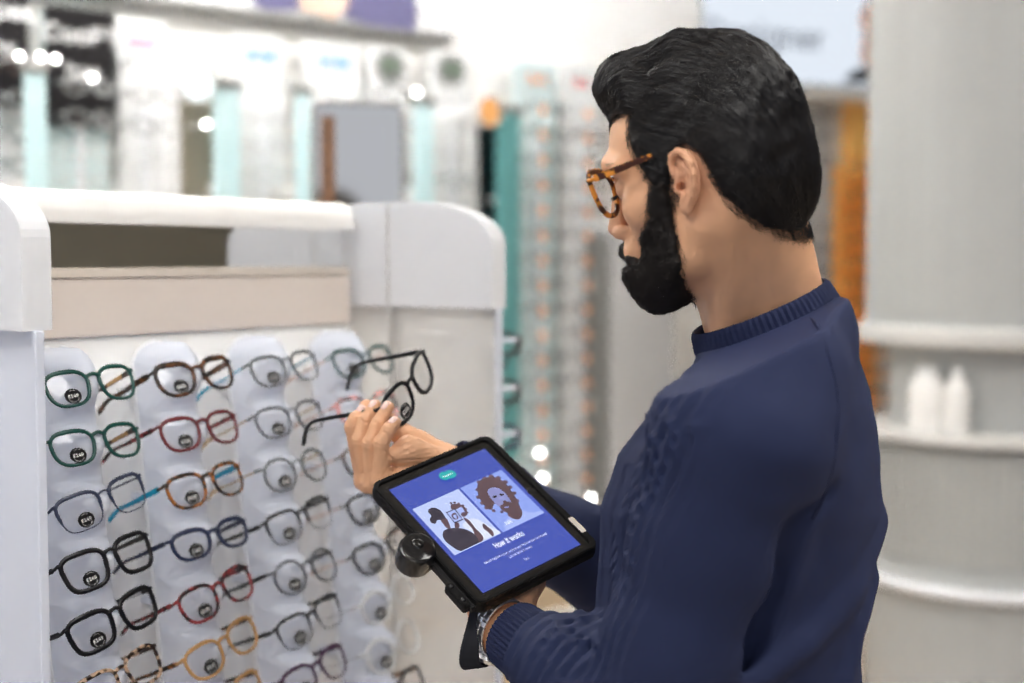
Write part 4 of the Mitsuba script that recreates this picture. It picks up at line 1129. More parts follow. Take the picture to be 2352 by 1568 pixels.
headm = (np.abs(lp_[:, 1]) < .12) & (lp_[:, 2] > -.16) & (lp_[:, 2] < .17) & (lp_[:, 0] < .15) & (lp_[:, 0] > -.14)
def sdpts(poly):
    out = np.full(len(lp_), .5)
    pts = sp_.points(lp_[headm][:, 0], lp_[headm][:, 2])
    dist = sp_.distance(poly.exterior, pts); ins = sp_.contains(poly, pts)
    out[headm] = np.where(ins, -dist, dist); return out
near_ear = np.sum(((lp_ - [.003, .082, 0]) / [.025, .014, .036]) ** 2, 1) < 1
hh = sdpts(HAIRP); bb = sdpts(BEARDP)
g_ = meshkit.noise(lp_ * 260)
inside = headm & ~near_ear
wH = np.clip((.0065 - hh - .005 * g_) / .010, 0, 1) * inside
wB = np.clip((.0050 - bb - .006 * g_) / .010, 0, 1) * inside
tint((.92 * wH)[:, None], (.020, .013, .010)); tint((.85 * wB)[:, None], (.024, .016, .013))
# finger nails
wv_ = body.vertices
nails = []
mat('skin', {'type': 'mesh_attribute', 'name': 'vertex_color'}, .46, spec=.38,
    bump=proc(lambda p, n, uv: .00012 * fbm(p.x * 900, p.y * 900, p.z * 900, octaves=2), eps=2e-4), bscale=1.0)
body_key = part(man, 'body', body, 'skin', True, color=np.clip(colr, 0, 1))
mat('nail', (.74, .52, .47), .25)
for k, (pp, rr_) in FING.items():
    tip, prev = pp[3], pp[2]
    ax_ = (tip - prev) / np.linalg.norm(tip - prev)
    toward = {'little': (-.55, -.75, .45), 'ring': (-.60, -.72, .35), 'middle': (-.62, -.70, .35), 'fore': (-.62, -.72, .30)}[k]
    up_ = np.array(toward); up_ = up_ - ax_ * (up_ @ ax_); up_ /= np.linalg.norm(up_); sd_ = np.cross(ax_, up_)
    r_ = rr_[3]
    us, vs = np.meshgrid(np.linspace(-1, 1, 9), np.linspace(-1, 1, 9), indexing='ij')
    c0 = tip + ax_ * (-.0010)
    L_, W_ = .0058, .0052 * r_ / .0078
    V = c0 + ax_ * (us * L_)[..., None] + sd_ * (np.sin(vs * .75) * r_ * .92)[..., None] + up_ * (np.cos(vs * .75) * r_ * 1.0 + .0010 - .0010 * np.clip(us, 0, 1) ** 2)[..., None]
    e_ = np.clip(us ** 2 * .6 + vs ** 2 * .5, 0, 1)
    V = V - up_ * (.0008 * (np.abs(us) ** 4 + np.abs(vs) ** 4))[..., None]
    nm = grid_mesh(V)
    part(body_key, 'fingernail', nm, 'nail', True)

# --- eyes, brows, lashes
mat('eye_white', (.75, .72, .68), .15)
for s in (1, -1):
    e = trimesh.creation.icosphere(subdivisions=3, radius=.0119 * HS)
    part(man, 'eye', place(e, np.eye(3), h2w((.0785, s * .032, .0045))), 'eye_white', True)

# --- strands
mat('hair_dark', (.0038, .0032, .0036), .45, spec=.16, two=False)
mat('hair_strand', (.0045, .0038, .0044), .28, spec=.30, two=False)
mat('beard_dark', (.0085, .0062, .0056), .6, spec=.25, two=False)
part(man, 'hair', to_w(hair_mesh), 'hair_dark', True, label='thick black swept back hair')
part(man, 'beard', to_w(beard_mesh), 'beard_dark', True, label='full black beard')
FOLD_ = '/tmp/scene_curves_%d' % os.getpid()
os.makedirs(FOLD_, exist_ok=True)
def write_curves(name, curves, r0, r1):
    path = '%s/%s.txt' % (FOLD_, name)
    out = []
    for c_ in curves:
        m_ = len(c_); r_ = np.linspace(r0, r1, m_)
        c2 = np.vstack([2 * c_[0] - c_[1], c_, 2 * c_[-1] - c_[-2]]); r2 = np.r_[r0, r_, r1]
        out.append('\n'.join('%.6f %.6f %.6f %.6f' % (*q, rr) for q, rr in zip(c2, r2)))
    open(path, 'w').write('\n\n'.join(out) + '\n')
    return path
def grad(fn, p, e=.0015):
    g = np.stack([fn(p + np.eye(3)[k] * e) - fn(p - np.eye(3)[k] * e) for k in range(3)], 1)
    return g / (np.linalg.norm(g, axis=1, keepdims=True) + 1e-9)
def grow(mesh, fn, n, flow, length, steps, lift, seed, curl=.0, mask=None):
    r = np.random.default_rng(seed)
    np.random.seed(seed)
    p, fi = trimesh.sample.sample_surface(mesh, n, seed=seed)
    p = np.asarray(p)
    if mask is not None: p = p[mask(p)]
    out = [p.copy()]
    L_ = r.uniform(*length, len(p))[:, None] / steps
    jit = r.normal(0, 1, (len(p), 3)) * curl
    for k in range(steps):
        g = grad(fn, p)
        dvec = flow(p) + jit
        dvec = dvec - g * np.sum(dvec * g, 1, keepdims=True)
        dvec /= np.linalg.norm(dvec, axis=1, keepdims=True) + 1e-9
        q = p + dvec * L_
        dist = fn(q)[:, None]
        q = q - grad(fn, q) * (dist - lift * (.4 + k / steps))
        p = q; out.append(p.copy())
    c_ = np.stack(out, 1)
    return c_[np.isfinite(c_).all((1, 2)) & (np.linalg.norm(np.diff(c_, axis=1), axis=2).min(1) > 2e-4)]
hair_fn, beard_fn = gl.sampler(hair_d), gl.sampler(bd1)
def hair_flow(p):
    x, y, z = p.T
    f = np.stack([-np.ones(len(p)), np.zeros(len(p)), np.zeros(len(p))], 1)
    f[:, 2] += np.where(x < 0, -.9 - (-x) * 9, np.where(x < .05, -.25, .8)) - 1.2 * np.clip(.02 - z, 0, .1) * 10
    f[:, 2] += .35 * np.sin(x * 60 + y * 40)
    fr = np.clip((x - .060) / .02, 0, 1) * np.clip((z - .06) / .02, 0, 1)
    f[:, 2] += 3.0 * fr
    return f
hc = grow(hair_mesh, hair_fn, 9000, hair_flow, (.022, .050), 7, .0012, 11, .10, lambda p: (head_sdf(p) > .0015))
nape = hc[(hc[:, 0, 2] < .0)]
def to_curves(c_): return [h2w(q) for q in c_]
def curve_part(parent, name, curves, r0, r1, bsdf, label=None):
    k = key_of(parent + '__' + name)
    scene[k] = {'type': 'bsplinecurve', 'filename': write_curves(k, curves, r0, r1), 'bsdf': {'type': 'ref', 'id': bsdf}}
    labels[k] = {'kind': 'stuff'}
    if label: labels[k]['label'] = label
curve_part(man + '__hair', 'strands', to_curves(hc), .00036, .00016, 'hair_strand')
lk_ = grow(hair_mesh, hair_fn, 2200, hair_flow, (.040, .075), 8, .0010, 12, .06, lambda p: (head_sdf(p) > .006))
curve_part(man + '__hair', 'locks', to_curves(lk_), .00110, .00030, 'hair_strand')
# short hairs that soften the hairline
def edge_hair(poly, n, seed, flow, length, band):
    r = np.random.default_rng(seed); np.random.seed(seed)
    p, _f = trimesh.sample.sample_surface(head_mesh, n * 12, seed=seed)
    p = np.asarray(p)
    pts = sp_.points(p[:, 0], p[:, 2]); dd = np.where(sp_.contains(poly, pts), -1, 1) * sp_.distance(poly.exterior, pts)
    ke = np.sum(((p - [.003, .082, 0]) / [.022, .02, .034]) ** 2, 1) > 1
    keep = (np.abs(dd - band[0]) < band[1]) & ke & (np.abs(p[:, 1]) > .0)
    p = p[keep][:n]
    out = [p - grad(head_sdf, p) * .0006]; L_ = r.uniform(*length, len(p))[:, None] / 4
    jit = r.normal(0, .3, (len(p), 3))
    for k in range(4):
        g = grad(head_sdf, p); f = flow(p) + jit; f = f - g * np.sum(f * g, 1, keepdims=True); f /= np.linalg.norm(f, axis=1, keepdims=True) + 1e-9
        q = p + f * L_; q = q - grad(head_sdf, q) * (head_sdf(q)[:, None] - .0011 * (k + 1) / 2); p = q; out.append(p.copy())
    return np.stack(out, 1)
eh = edge_hair(HAIRP, 3800, 5, hair_flow, (.006, .013), (.000, .0062))
curve_part(man + '__hair', 'hairline', to_curves(eh), .00022, .00010, 'hair_strand')
def beard_flow(p):
    x, y, z = p.T
    f = np.stack([.35 + 0 * x, .0 * y, -1.0 + 0 * z], 1); f[:, 0] += np.clip((-.07 - z) * 14, -.3, .8); return f
bc = grow(beard_mesh, beard_fn, 6500, beard_flow, (.007, .015), 4, .0018, 21, .28, lambda p: head_sdf(p) > .001)
curve_part(man + '__beard', 'strands', to_curves(bc), .00026, .00010, 'beard_dark')
be = edge_hair(BEARDP, 2600, 9, beard_flow, (.005, .010), (.000, .0050))
curve_part(man + '__beard', 'stubble', to_curves(be), .00020, .00010, 'beard_dark')
# stray beard hairs under the chin
r = np.random.default_rng(4)
# brows and lashes
def arc_hairs(fn_c, n, seed, L_, dirv, jitter):
    r = np.random.default_rng(seed); cs = []
    for _i in range(n):
        t_ = r.random(); p = np.array(fn_c(t_)) + r.normal(0, jitter, 3); d_ = np.array(dirv(t_)) + r.normal(0, .18, 3); d_ /= np.linalg.norm(d_)
        l_ = L_ * r.uniform(.6, 1.1)
        cs.append(np.stack([p, p + d_ * l_ * .35, p + d_ * l_ * .7 + [0, 0, .0004], p + d_ * l_ + [0, 0, .0012]]))
    return cs
for s in (1, -1):
    br = arc_hairs(lambda t_: (.1035 - .0225 * t_ ** 2 - .002, s * (.012 + .040 * t_), .0290 + .005 * math.sin(t_ * 2.6)), 260, 30 + s, .009, lambda t_: (-.25 - .5 * t_, s * .9, .30 - .5 * t_), .0014)
    curve_part(man, 'eyebrow', [h2w(q) for q in br], .00026, .00012, 'hair_dark')
    la_ = arc_hairs(lambda t_: (.0935 - .006 * (2 * t_ - 1) ** 2, s * (.022 + .022 * t_), .0030 - .0012 * (2 * t_ - 1) ** 2), 70, 40 + s, .0085, lambda t_: (.85, s * (.9 * t_ - .25), -.45), .0003)
    curve_part(man, 'eyelash', [h2w(q) for q in la_], .00024, .00008, 'hair_dark')

# --- trousers and shoes (below the frame)
mat('trouser_cloth', (.03, .032, .04), .85)
tv = Vol([.02, 1.25, .0], [.50, 1.85, 1.02], .011)
td = tv.ell(HIP + [0, 0, .03], (.135, .178, .15))
for hp, kn, an, toe in legs: td = smin(td, tv.chain([hp, kn, an + np.array([0, 0, .02])], [.102, .078, .066], .04), .05)
td = np.maximum(td, tv.Z - np.float32(.985)); td = np.maximum(td, np.float32(.075) - tv.Z)
part(man, 'trousers', tv.mesh(td), 'trouser_cloth', True)
for hp, kn, an, toe in legs:
    shv = Vol(np.minimum(an, toe) - [.09, .09, .05], np.maximum(an, toe) + [.09, .09, .07], .008)
    sd2 = smin(shv.cap(an + [0, 0, -.03], toe + [0, 0, .0], .052, .044), shv.cap(an + [0, 0, -.03], an + [0, 0, .05], .050, .046), .03)
    sd2 = np.maximum(sd2, np.float32(.004) - shv.Z); sd2 = np.maximum(sd2, shv.Z - np.float32(an[2] + .06))
    part(man, 'shoe', shv.mesh(sd2), 'black_matte', True)

# --- the glasses he wears
WO = np.array([.1065, 0, .0175])
Rx = Rotation.from_euler('y', 6, degrees=True).as_matrix()
WMx = HM @ Rx @ np.stack([[0, 1, 0], [0, 0, 1], [1, 0, 0]], 1)
make_glasses('worn_glasses', WMx, h2w(WO), 'amber tortoiseshell glasses worn by the man', shape='cat', w=.057, h=.049, bridge_w=.019, wrapk=.5, rim=(.0030, .0026, .0024), depth=.0022, front='frame_amber', temple='frame_amber', sticker=False, temple_h=.0040, temple_len=.135, splay=.004, pads=False, category='glasses')

# --- the glasses in his hand
GMx = np.array([[0.34013253, -0.36502958, 0.86663907], [0.81292183, -0.34914228, -0.46610917], [0.47272397, 0.86304871, 0.17798587]])
GOx = EYE + 1.047 * (np.array([-0.11631853, 1.67311648, 1.39843988]) - EYE) + GMx @ np.array([0, .010, 0]) * 1.03
make_glasses('eyeglasses', GMx * 1.03, GOx, 'glossy black glasses with a price sticker held up in the hand of the man', shape='soft', w=.051, h=.043, bridge_w=.017, rim=(.0026, .0024, .0022), depth=.0020, front='frame_black', temple='frame_black', price='£125')

# --- watch on the left wrist
wt = thing('wristwatch', 'steel link bracelet watch on the wrist of the man under the tablet', 'watch')
ax_w = WL - LA[6][0]; ax_w /= np.linalg.norm(ax_w)
wc = LA[7][0] + ax_w * .053
e1 = np.array([0, 0, 1.0]) - ax_w * ax_w[2]; e1 /= np.linalg.norm(e1); e2 = np.cross(ax_w, e1)
lk = mikit.ply(box(-.0035, .0035, -.0033, .0033, -.0014, .0014, .0006))
NL = 30
for i in range(NL):
    a_ = 2 * np.pi * i / NL
    rad_ = e1 * math.cos(a_) * .0335 + e2 * math.sin(a_) * .0315
    o_ = rad_ / np.linalg.norm(rad_); tg = np.cross(ax_w, o_)
    for j in (-1, 0, 1):
        a2 = a_ + (.5 * 2 * np.pi / NL if j == 0 else 0)
        rad_ = e1 * math.cos(a2) * .0335 + e2 * math.sin(a2) * .0315; o2 = rad_ / np.linalg.norm(rad_); tg = np.cross(ax_w, o2)
        part(wt, 'link', lk, 'steel', to_world=frame_T(np.stack([ax_w, tg, o2], 1), wc + rad_ + ax_w * j * .0073))
cd = -e2 * .2 + -e1; cd /= np.linalg.norm(cd)
part(wt, 'case', place(lathe([(0, .005), (.015, .005), (.017, .0035), (.0185, 0), (.0165, -.004), (0, -.004)], 40), np.stack([ax_w, np.cross(cd, ax_w), cd], 1), wc + cd * .036), 'steel', 30)
# ------------------------------------------------------------------ the wall of glasses behind
def wpos(px, py, n=0.0):
    """(t, z) on the plane of the wall display (n in front of it) seen at a photo pixel"""
    d = FW + (px - 1176) / FPX * RT - (py - 784) / FPX * UP
    o = W0 + WN * n - EYE; o[2] = 0
    k = (o @ WN) / (d @ WN)
    q = EYE + k * d
    return (q - W0) @ WV, q[2]
def w2pos(px, py, n=0.0):
    d = FW + (px - 1176) / FPX * RT - (py - 784) / FPX * UP
    o = W2 + N2w * n - EYE; o[2] = 0
    q = EYE + (o @ N2w) / (d @ N2w) * d
    return (q - W2) @ V2, q[2]
def wtext(text, cap, t, z, n, bold=True, squeeze=1.0):
    m = meshkit.text_mesh(text, cap, .002, bold); m.vertices[:, 0] *= squeeze
    m.apply_translation([-(m.bounds[0, 0] + m.bounds[1, 0]) / 2, -cap / 2, 0])
    return place(m, np.stack([WV, [0, 0, 1], WN], 1), WP(t, n, z))

k = thing('wall_washer', 'added unseen lamp bar that brightens the wall of glasses', 'lamp bar')  # unseen lamp bar, added to brighten the wall and panels
wl0, wl1 = -3.2, .9
part(k, 'housing', wbox(wl0 - .02, wl1 + .02, .50, .62, CEIL - .10, CEIL - .001), 'white_gloss')
q = (WN * -.55 + np.array([0, 0, -.84])); q /= np.linalg.norm(q)
part(k, 'tube', {'type': 'rectangle', 'to_world': frame_T(np.stack([WV, np.cross(q, WV), q], 1) @ np.diag([(wl1 - wl0) / 2, .05, 1]), WP((wl0 + wl1) / 2, .555, CEIL - .115)), 'emitter': emit((34, 33.4, 32.4))}, 'white_gloss')

# low-polygon glasses for the far displays
def far_glasses_parts(w=.050, h=.040, p=2.6):
    out, th = lens_outline(w, h, p, .05, .03); out = ring_resample(out, 20)
    cx = .009 + w / 2; ms = []
    for s in (-1, 1):
        path = np.c_[s * (cx + out[:, 0]), out[:, 1], -1.9 * (cx + out[:, 0]) ** 2]
        ms.append(sweep(path[::s], .0022, .002, closed=True, up=[0, 0, 1], n=5))
    ms.append(sweep([(-.010, .006, 0), (0, .009, .001), (.010, .006, 0)], .002, .002, up=[0, 0, 1], n=5))
    tm = [sweep([(s * .062, .012, -.006), (s * .066, .012, -.03), (s * .066, .010, -.105), (s * .062, -.02, -.14)], .0016, .003, up=[0, 1, 0], n=5) for s in (-1, 1)]
    ln = []
    for s in (-1, 1):
        V = np.stack([np.stack([s * (cx + out[:, 0] * q), out[:, 1] * q, -1.9 * (cx + out[:, 0] * q) ** 2 + .001], 1) for q in (.001, .97)], 1)
        ln.append(grid_mesh(V, True))
    st = place(lathe([(0, .0004), (.0150, .0004), (.0150, 0)], 16), np.eye(3), [-cx, -.006, -.0005])
    return cat(ms), tm, ln, st
FRONTS = {}
mat('orange_sticker', (.95, .50, .30), .6)
mat('grey_sticker', (.30, .30, .30), .6)
mat('frame_clear', (.62, .64, .64), .2)
scene['far_lens'] = {'type': 'thindielectric', 'int_ior': 1.5}
FV = [('black', 'frame_black'), ('grey', 'frame_grey'), ('clear', 'frame_clear'), ('brown', 'frame_brown'), ('teal', 'frame_greyteal'), ('silver', 'silver_metal')]
fm, tms, lns, stk = far_glasses_parts()
fp, tp_, lp2, sp2 = mikit.ply(fm, None, True), [mikit.ply(m, None, True) for m in tms], [mikit.ply(m, None, True) for m in lns], mikit.ply(stk)
def ref(d, b): return {**d, 'bsdf': {'type': 'ref', 'id': b}}
for nm, b in FV:
    for st_n, sb in (('', None), ('_orange', 'orange_sticker'), ('_plain', 'grey_sticker')):
        g = {'type': 'shapegroup', 'front': ref(fp, b), 'temple': ref(tp_[0], b), 'temple_001': ref(tp_[1], b), 'lens': ref(lp2[0], 'far_lens'), 'lens_001': ref(lp2[1], 'far_lens')}
        if sb: g['price_sticker'] = ref(sp2, sb)
        scene['far_%s%s' % (nm, st_n)] = g
rngF = np.random.default_rng(12)
WORDV = dict(black='black', grey='grey', clear='clear', brown='dark brown', teal='grey green', silver='silver')
ORDN = ['top', 'second', 'third', 'fourth', 'fifth', 'sixth', 'seventh', 'eighth', 'ninth', 'tenth', 'eleventh', 'twelfth', 'thirteenth', 'fourteenth', 'fifteenth', 'sixteenth', 'seventeenth', 'eighteenth', 'nineteenth', 'twentieth']
def row_word(i, n): return ORDN[i] + ' row'
def disc(r, n=40):
    a = np.arange(n) * 2 * np.pi / n
    return trimesh.Trimesh(np.vstack([np.c_[r * np.cos(a), r * np.sin(a), 0 * a], [[0, 0, 0]]]), np.stack([np.arange(n), (np.arange(n) + 1) % n, np.full(n, n)], 1), process=False)
def far_glasses(pos, right, out, variant, label, group, tilt=12, scale=1.0):
    k = key_of('eyeglasses')
    z = out * math.cos(math.radians(tilt)) + np.array([0, 0, math.sin(math.radians(tilt))]); x = right; y = np.cross(z, x)
    scene[k] = {'type': 'instance', 'to_world': frame_T(np.stack([x, y, z], 1), pos, scale), 'group': {'type': 'ref', 'id': 'far_' + variant}}
    labels[k] = {'label': label, 'category': 'glasses', 'group': group}

mat('panel_white', (.80, .81, .81), .4)
mat('panel_grey', (.60, .60, .60), .4)
mat('panel_aqua', (.66, .78, .79), .35)
mat('sign_black', (.012, .011, .012), .6, spec=.15)
mat('sign_pink', (.45, .12, .36), .5)
mat('sign_blue', (.12, .42, .85), .5)
mat('sign_green', (.05, .16, .05), .5)
mat('sign_greygreen', (.22, .23, .22), .5)
mat('sign_orange', (.92, .38, .18), .5)
mat('sign_red', (.85, .25, .25), .5)
mat('poster_white', (.75, .75, .76), .5)
mat('poster_navy', srgb(95, 92, 130), .6)
mat('poster_skin', srgb(230, 195, 175), .6)
mat('poster_hair', (.03, .02, .02), .6)
def wall_panel(x0, x1, ytop, words, header, rows, sheet='panel_white', ystart=None, variants=('grey', 'clear', 'silver', 'brown', 'black', 'teal'), suffix='', sticker_dx=0, ncol=1):
    """one tall panel of the wall display between photo columns x0 and x1 with rows of glasses"""
    t0, zt = wpos(x0, ytop); t1, _z = wpos(x1, ytop)
    k = thing('glasses_rack', words + ' on the wall of glasses', 'display rack')
    part(k, 'sheet', wbox(t0 + .004, t1 - .004, -.07, -.050, .81, zt, .004), sheet)
    part(k, 'rail', wbox((t0 + t1) / 2 - .007, (t0 + t1) / 2 + .007, -.050, -.030, .83, zt - .22), 'acrylic_cap')
    header(k, (t0 + t1) / 2, zt, t1 - t0)
    ys0, ys1 = rows
    tm_ = (t0 + t1) / 2
    za, zb = wpos((x0 + x1) / 2, ys0)[1], wpos((x0 + x1) / 2, ys1)[1]
    n = int((za - zb) / .074) + 1
    for i in range(n):
        z = za - i * .074
        vr = variants[rngF.integers(len(variants))]
        far_glasses(WP(tm_, .02, z), WV, WN, vr + suffix, '%s glasses on the %s, %s' % (WORDV[vr], words, row_word(i, n)), 'glasses on the %s' % words)
def h_black(text, line2):
    def fn(k, t, z, w):
        a = part(k, 'header', wbox(t - w / 2 + .002, t + w / 2 - .002, -.045, -.02, z - .27, z + .0, .003), 'sign_black', label='black header sign with white lettering')
        part(a, 'lettering', wtext(text, .042, t, z - .060, -.020), 'print_white'); part(a, 'lettering', wtext(line2, .028, t, z - .142, -.020), 'print_white')
    return fn
def h_label(text, mat_, oval=None, cap=.018):
    def fn(k, t, z, w):
        zz = z - .055
        if oval:
            o = slab(Point(0, 0).buffer(.5, 12), 0, .008); o.vertices *= [w * .62, .085, 1]
            part(k, 'badge', place(o, np.stack([WV, [0, 0, 1], WN], 1), WP(t, -.05, zz)), oval)
        part(k, 'lettering', wtext(text, cap, t, zz, -.041 if oval else -.049), mat_)
    return fn
part_rows = (205, 420)
wall_panel(-75, 72, -55, 'panel under the first black sign', h_black('Super', '2 for'), (150, 420), 'panel_grey')
wall_panel(116, 272, 8, 'panel under the second black sign', h_black('CooPT', 'from'), (200, 430), 'panel_aqua', variants=('clear', 'teal', 'grey', 'silver'))
wall_panel(284, 412, 30, 'panel with the pink name', h_label('LILAC', 'sign_pink'), (150, 430), variants=('clear', 'grey', 'silver'))
wall_panel(560, 682, 66, 'panel with the first blue name', h_label('STAR', 'sign_blue', cap=.024), (200, 440), variants=('clear', 'grey', 'silver', 'clear'))
wall_panel(722, 860, 82, 'panel with the second blue name', h_label('STAR', 'sign_blue', cap=.026), (215, 440), variants=('clear', 'grey', 'silver', 'clear'))
wall_panel(868, 966, 95, 'panel with the first dark oval badge', h_label('GEO', 'sign_green', 'sign_greygreen'), (220, 760))
wall_panel(1012, 1104, 105, 'panel with the second dark oval badge', h_label('GEO', 'sign_green', 'sign_greygreen'), (235, 860))
wall_panel(1206, 1308, 130, 'panel with the orange name', h_label('OTIS', 'sign_orange', cap=.022), (250, 1180), 'panel_aqua', variants=('clear', 'grey', 'silver', 'clear', 'teal', 'grey'), suffix='_orange')
wall_panel(1314, 1404, 140, 'panel with the red name', h_label('RED', 'sign_red', cap=.022), (260, 1180), 'panel_white', variants=('clear', 'grey', 'silver', 'brown', 'grey'), suffix='_orange')

# upright acrylic fins between the panels
def fin(x0, x1, ytop, ybot, m, words, n=.10, inner=None):
    t0, zt = wpos(x0, ytop, n); t1, _q = wpos(x1, ytop, n); zb = wpos(x0, ybot, n)[1]
    k = thing('acrylic_fin', words, 'acrylic fin')
    part(k, 'sheet', wbox(t0, t1, n - .02, n, zb, zt, .004), m)
    if inner: part(k, 'core', wbox(t0 + (t1 - t0) * .55, t1 - (t1 - t0) * .08, n - .05, n - .022, zb, zt - .10, .004), inner)
    part(k, 'bracket', wbox((t0 + t1) / 2 - .02, (t0 + t1) / 2 + .02, -.05, n - .02, zt - .25, zt - .23), 'white_gloss')
    part(k, 'cap', wbox(t0 - .004, t1 + .004, n - .024, n + .004, zt, zt + .02, .003), 'rail_grey')
fin(58, 108, 165, 560, 'aqua_acrylic', 'turquoise upright fin between the two black signs', inner='teal_acrylic')
fin(494, 552, 200, 560, 'aqua_acrylic', 'pale turquoise upright fin beside the dark mirror column', inner='aqua_acrylic')
fin(684, 714, 215, 560, 'aqua_acrylic', 'slim turquoise upright fin between the two blue names', inner='teal_acrylic')
fin(956, 998, 238, 700, 'aqua_acrylic', 'turquoise upright fin between the two oval badges', inner='teal_acrylic')
scene['teal_light'] = {'type': 'principledthin', 'base_color': {'type': 'rgb', 'value': [.22, .52, .52]}, 'roughness': .3, 'spec_trans': 0.0, 'diff_trans': 1.0, 'eta': 1.49}
fin(1146, 1196, 258, 1060, 'teal_light', 'long turquoise upright fin left of the orange name', inner='teal_acrylic')

# mirror columns with round signs
def column(x0, x1, ytop, ybot, m, words, disc=None, n=.03):
    t0, zt = wpos(x0, ytop, n); t1, _q = wpos(x1, ytop, n); zb = wpos(x0, ybot, n)[1]
    k = thing('mirror_column', words, 'mirror')
    part(k, 'glass', wbox(t0, t1, n - .006, n, zb, zt), m)
    part(k, 'frame', wbox(t0 - .006, t1 + .006, -.10, n - .007, zb - .006, zt + .006), 'white_gloss')
mat('khaki_reflection', srgb(132, 124, 108), .2)  # what the mirror column reflects, painted as an even khaki
column(416, 490, 150, 640, 'khaki_reflection', 'tall narrow mirror column with painted khaki reflection under the round white sign')
column(1102, 1144, 262, 900, 'black_gloss', 'dark glossy column under the round orange sign')
def round_sign(px, py, r, em, words, n=.10):
    t, z = wpos(px, py, n)
    k = thing('round_sign', words, 'sign')
    Mx = np.stack([WV, [0, 0, 1], WN], 1)
    part(k, 'face', place(disc(r), Mx, WP(t, n, z)), 'screen_off', emitter=emit(em))
    part(k, 'rim', place(lathe([(r, -.02), (r + .004, -.02), (r + .004, .002), (r, .002), (r, -.02)], 40), Mx, WP(t, n, z)), 'white_gloss', True)
    part(k, 'arm', wbox(t - .01, t + .01, -.05, n - .02, z - .01, z + .01), 'white_gloss')
round_sign(452, 190, .043, (1.25, 1.4, 1.4), 'round white lit sign on the mirror column')
round_sign(1125, 255, .040, (.95, .44, .13), 'round orange lit sign on the dark column')
# glowing balls added in place of lamp reflections glinting on the displays
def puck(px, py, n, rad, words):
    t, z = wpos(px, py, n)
    k = thing('display_lamp', words, 'glint', 'small glowing balls added as glints among the far glasses')
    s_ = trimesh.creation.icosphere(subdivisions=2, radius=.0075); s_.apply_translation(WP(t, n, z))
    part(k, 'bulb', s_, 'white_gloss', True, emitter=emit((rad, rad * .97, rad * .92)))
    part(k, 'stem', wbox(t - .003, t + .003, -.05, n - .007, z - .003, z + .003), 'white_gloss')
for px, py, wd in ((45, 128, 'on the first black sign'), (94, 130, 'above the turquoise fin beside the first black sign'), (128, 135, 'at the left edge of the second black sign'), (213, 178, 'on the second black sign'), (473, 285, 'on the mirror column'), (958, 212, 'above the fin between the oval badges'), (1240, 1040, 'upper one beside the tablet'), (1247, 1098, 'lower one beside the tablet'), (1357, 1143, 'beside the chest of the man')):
    puck(px, py, .12, 16, 'glowing ball added as lamp glint, ' + wd)

# poster and its rail
t0, z0 = wpos(-200, -52, -.09); t1, z1 = wpos(1042, 82, -.06)
pk = thing('poster', 'large wall poster of a person in dark blue above the panels', 'poster')
part(pk, 'board', wbox(t0, t1, -.10, -.07, z1, 2.80, .003), 'poster_white')
def wpoly(pts, n):
    return place(flat_poly(Polygon(spline(np.c_[np.array([wpos(*p, n) for p in pts]), np.zeros(len(pts))], 60, closed=True)[:, :2]).buffer(0)), np.stack([WV, [0, 0, 1], WN], 1), W0 + WN * n)
part(pk, 'clothing', wpoly([(585, 8), (620, -90), (680, -160), (800, -190), (900, -130), (940, -40), (958, 40), (955, 58), (800, 40), (660, 22)], -.066), 'poster_navy')
part(pk, 'skin', wpoly([(690, 20), (700, -40), (735, -70), (790, -60), (805, -10), (790, 28), (765, 42), (725, 30)], -.063), 'poster_skin')
part(pk, 'skin', wpoly([(700, -230), (690, -330), (740, -400), (800, -380), (820, -290), (800, -210), (750, -190)], -.063), 'poster_skin')
part(pk, 'rail', wbox(t0, t1, -.10, -.058, z1 - .020, z1, .003), 'rail_grey')

# base cabinets under the wall displays
kb = thing('base_cabinet', 'long low beige cabinet with a white top under the wall of glasses', 'cabinet')
mat('cabinet_top', srgb(205, 196, 184), .4)
part(kb, 'top', wbox(-3.6, .62, -.10, .28, .74, .80, .008), 'cabinet_top')
part(kb, 'body', wbox(-3.58, .60, -.10, .25, .0, .74), 'cabinet_beige')
mat('cabinet_beige', srgb(205, 182, 152), .5)
for i in range(8):
    a0 = -3.57 + i * .515
    dk = part(kb, 'door', wbox(a0, a0 + .495, .25, .27, .07, .43, .003), 'cabinet_beige')
    part(kb, 'drawer', wbox(a0, a0 + .495, .25, .272, .445, .575, .003), 'white_gloss', label='white drawer front')
    part(dk, 'handle', wbox(a0 + .20, a0 + .30, .27, .285, .38, .392, .003), 'steel')

# grey board at the end of the wall of glasses, and a khaki upright
tb0, zb0 = wpos(1408, 480, .06); tb1, _q = wpos(1552, 480, .06)
kg = thing('end_board', 'plain pale grey upright board at the end of the wall of glasses', 'board')
part(kg, 'board', wbox(tb0, tb1, -.10, .06, .0, 1.64, .004), 'grey_board')
part(kg, 'edge', wbox(tb0 - .03, tb0 - .004, -.05, .05, .0, 1.62, .003), 'rail_grey')
t2, z2 = w2pos(1572, 700, .04); t3, _q = w2pos(1625, 700, .04)
kk = thing('khaki_upright', 'khaki upright panel beside the grey board', 'panel')
part(kk, 'panel', w2box(t2, t3, 0, .05, 0, 1.55, .004), 'khaki_light')
mat('khaki_light', srgb(168, 158, 128), .6)

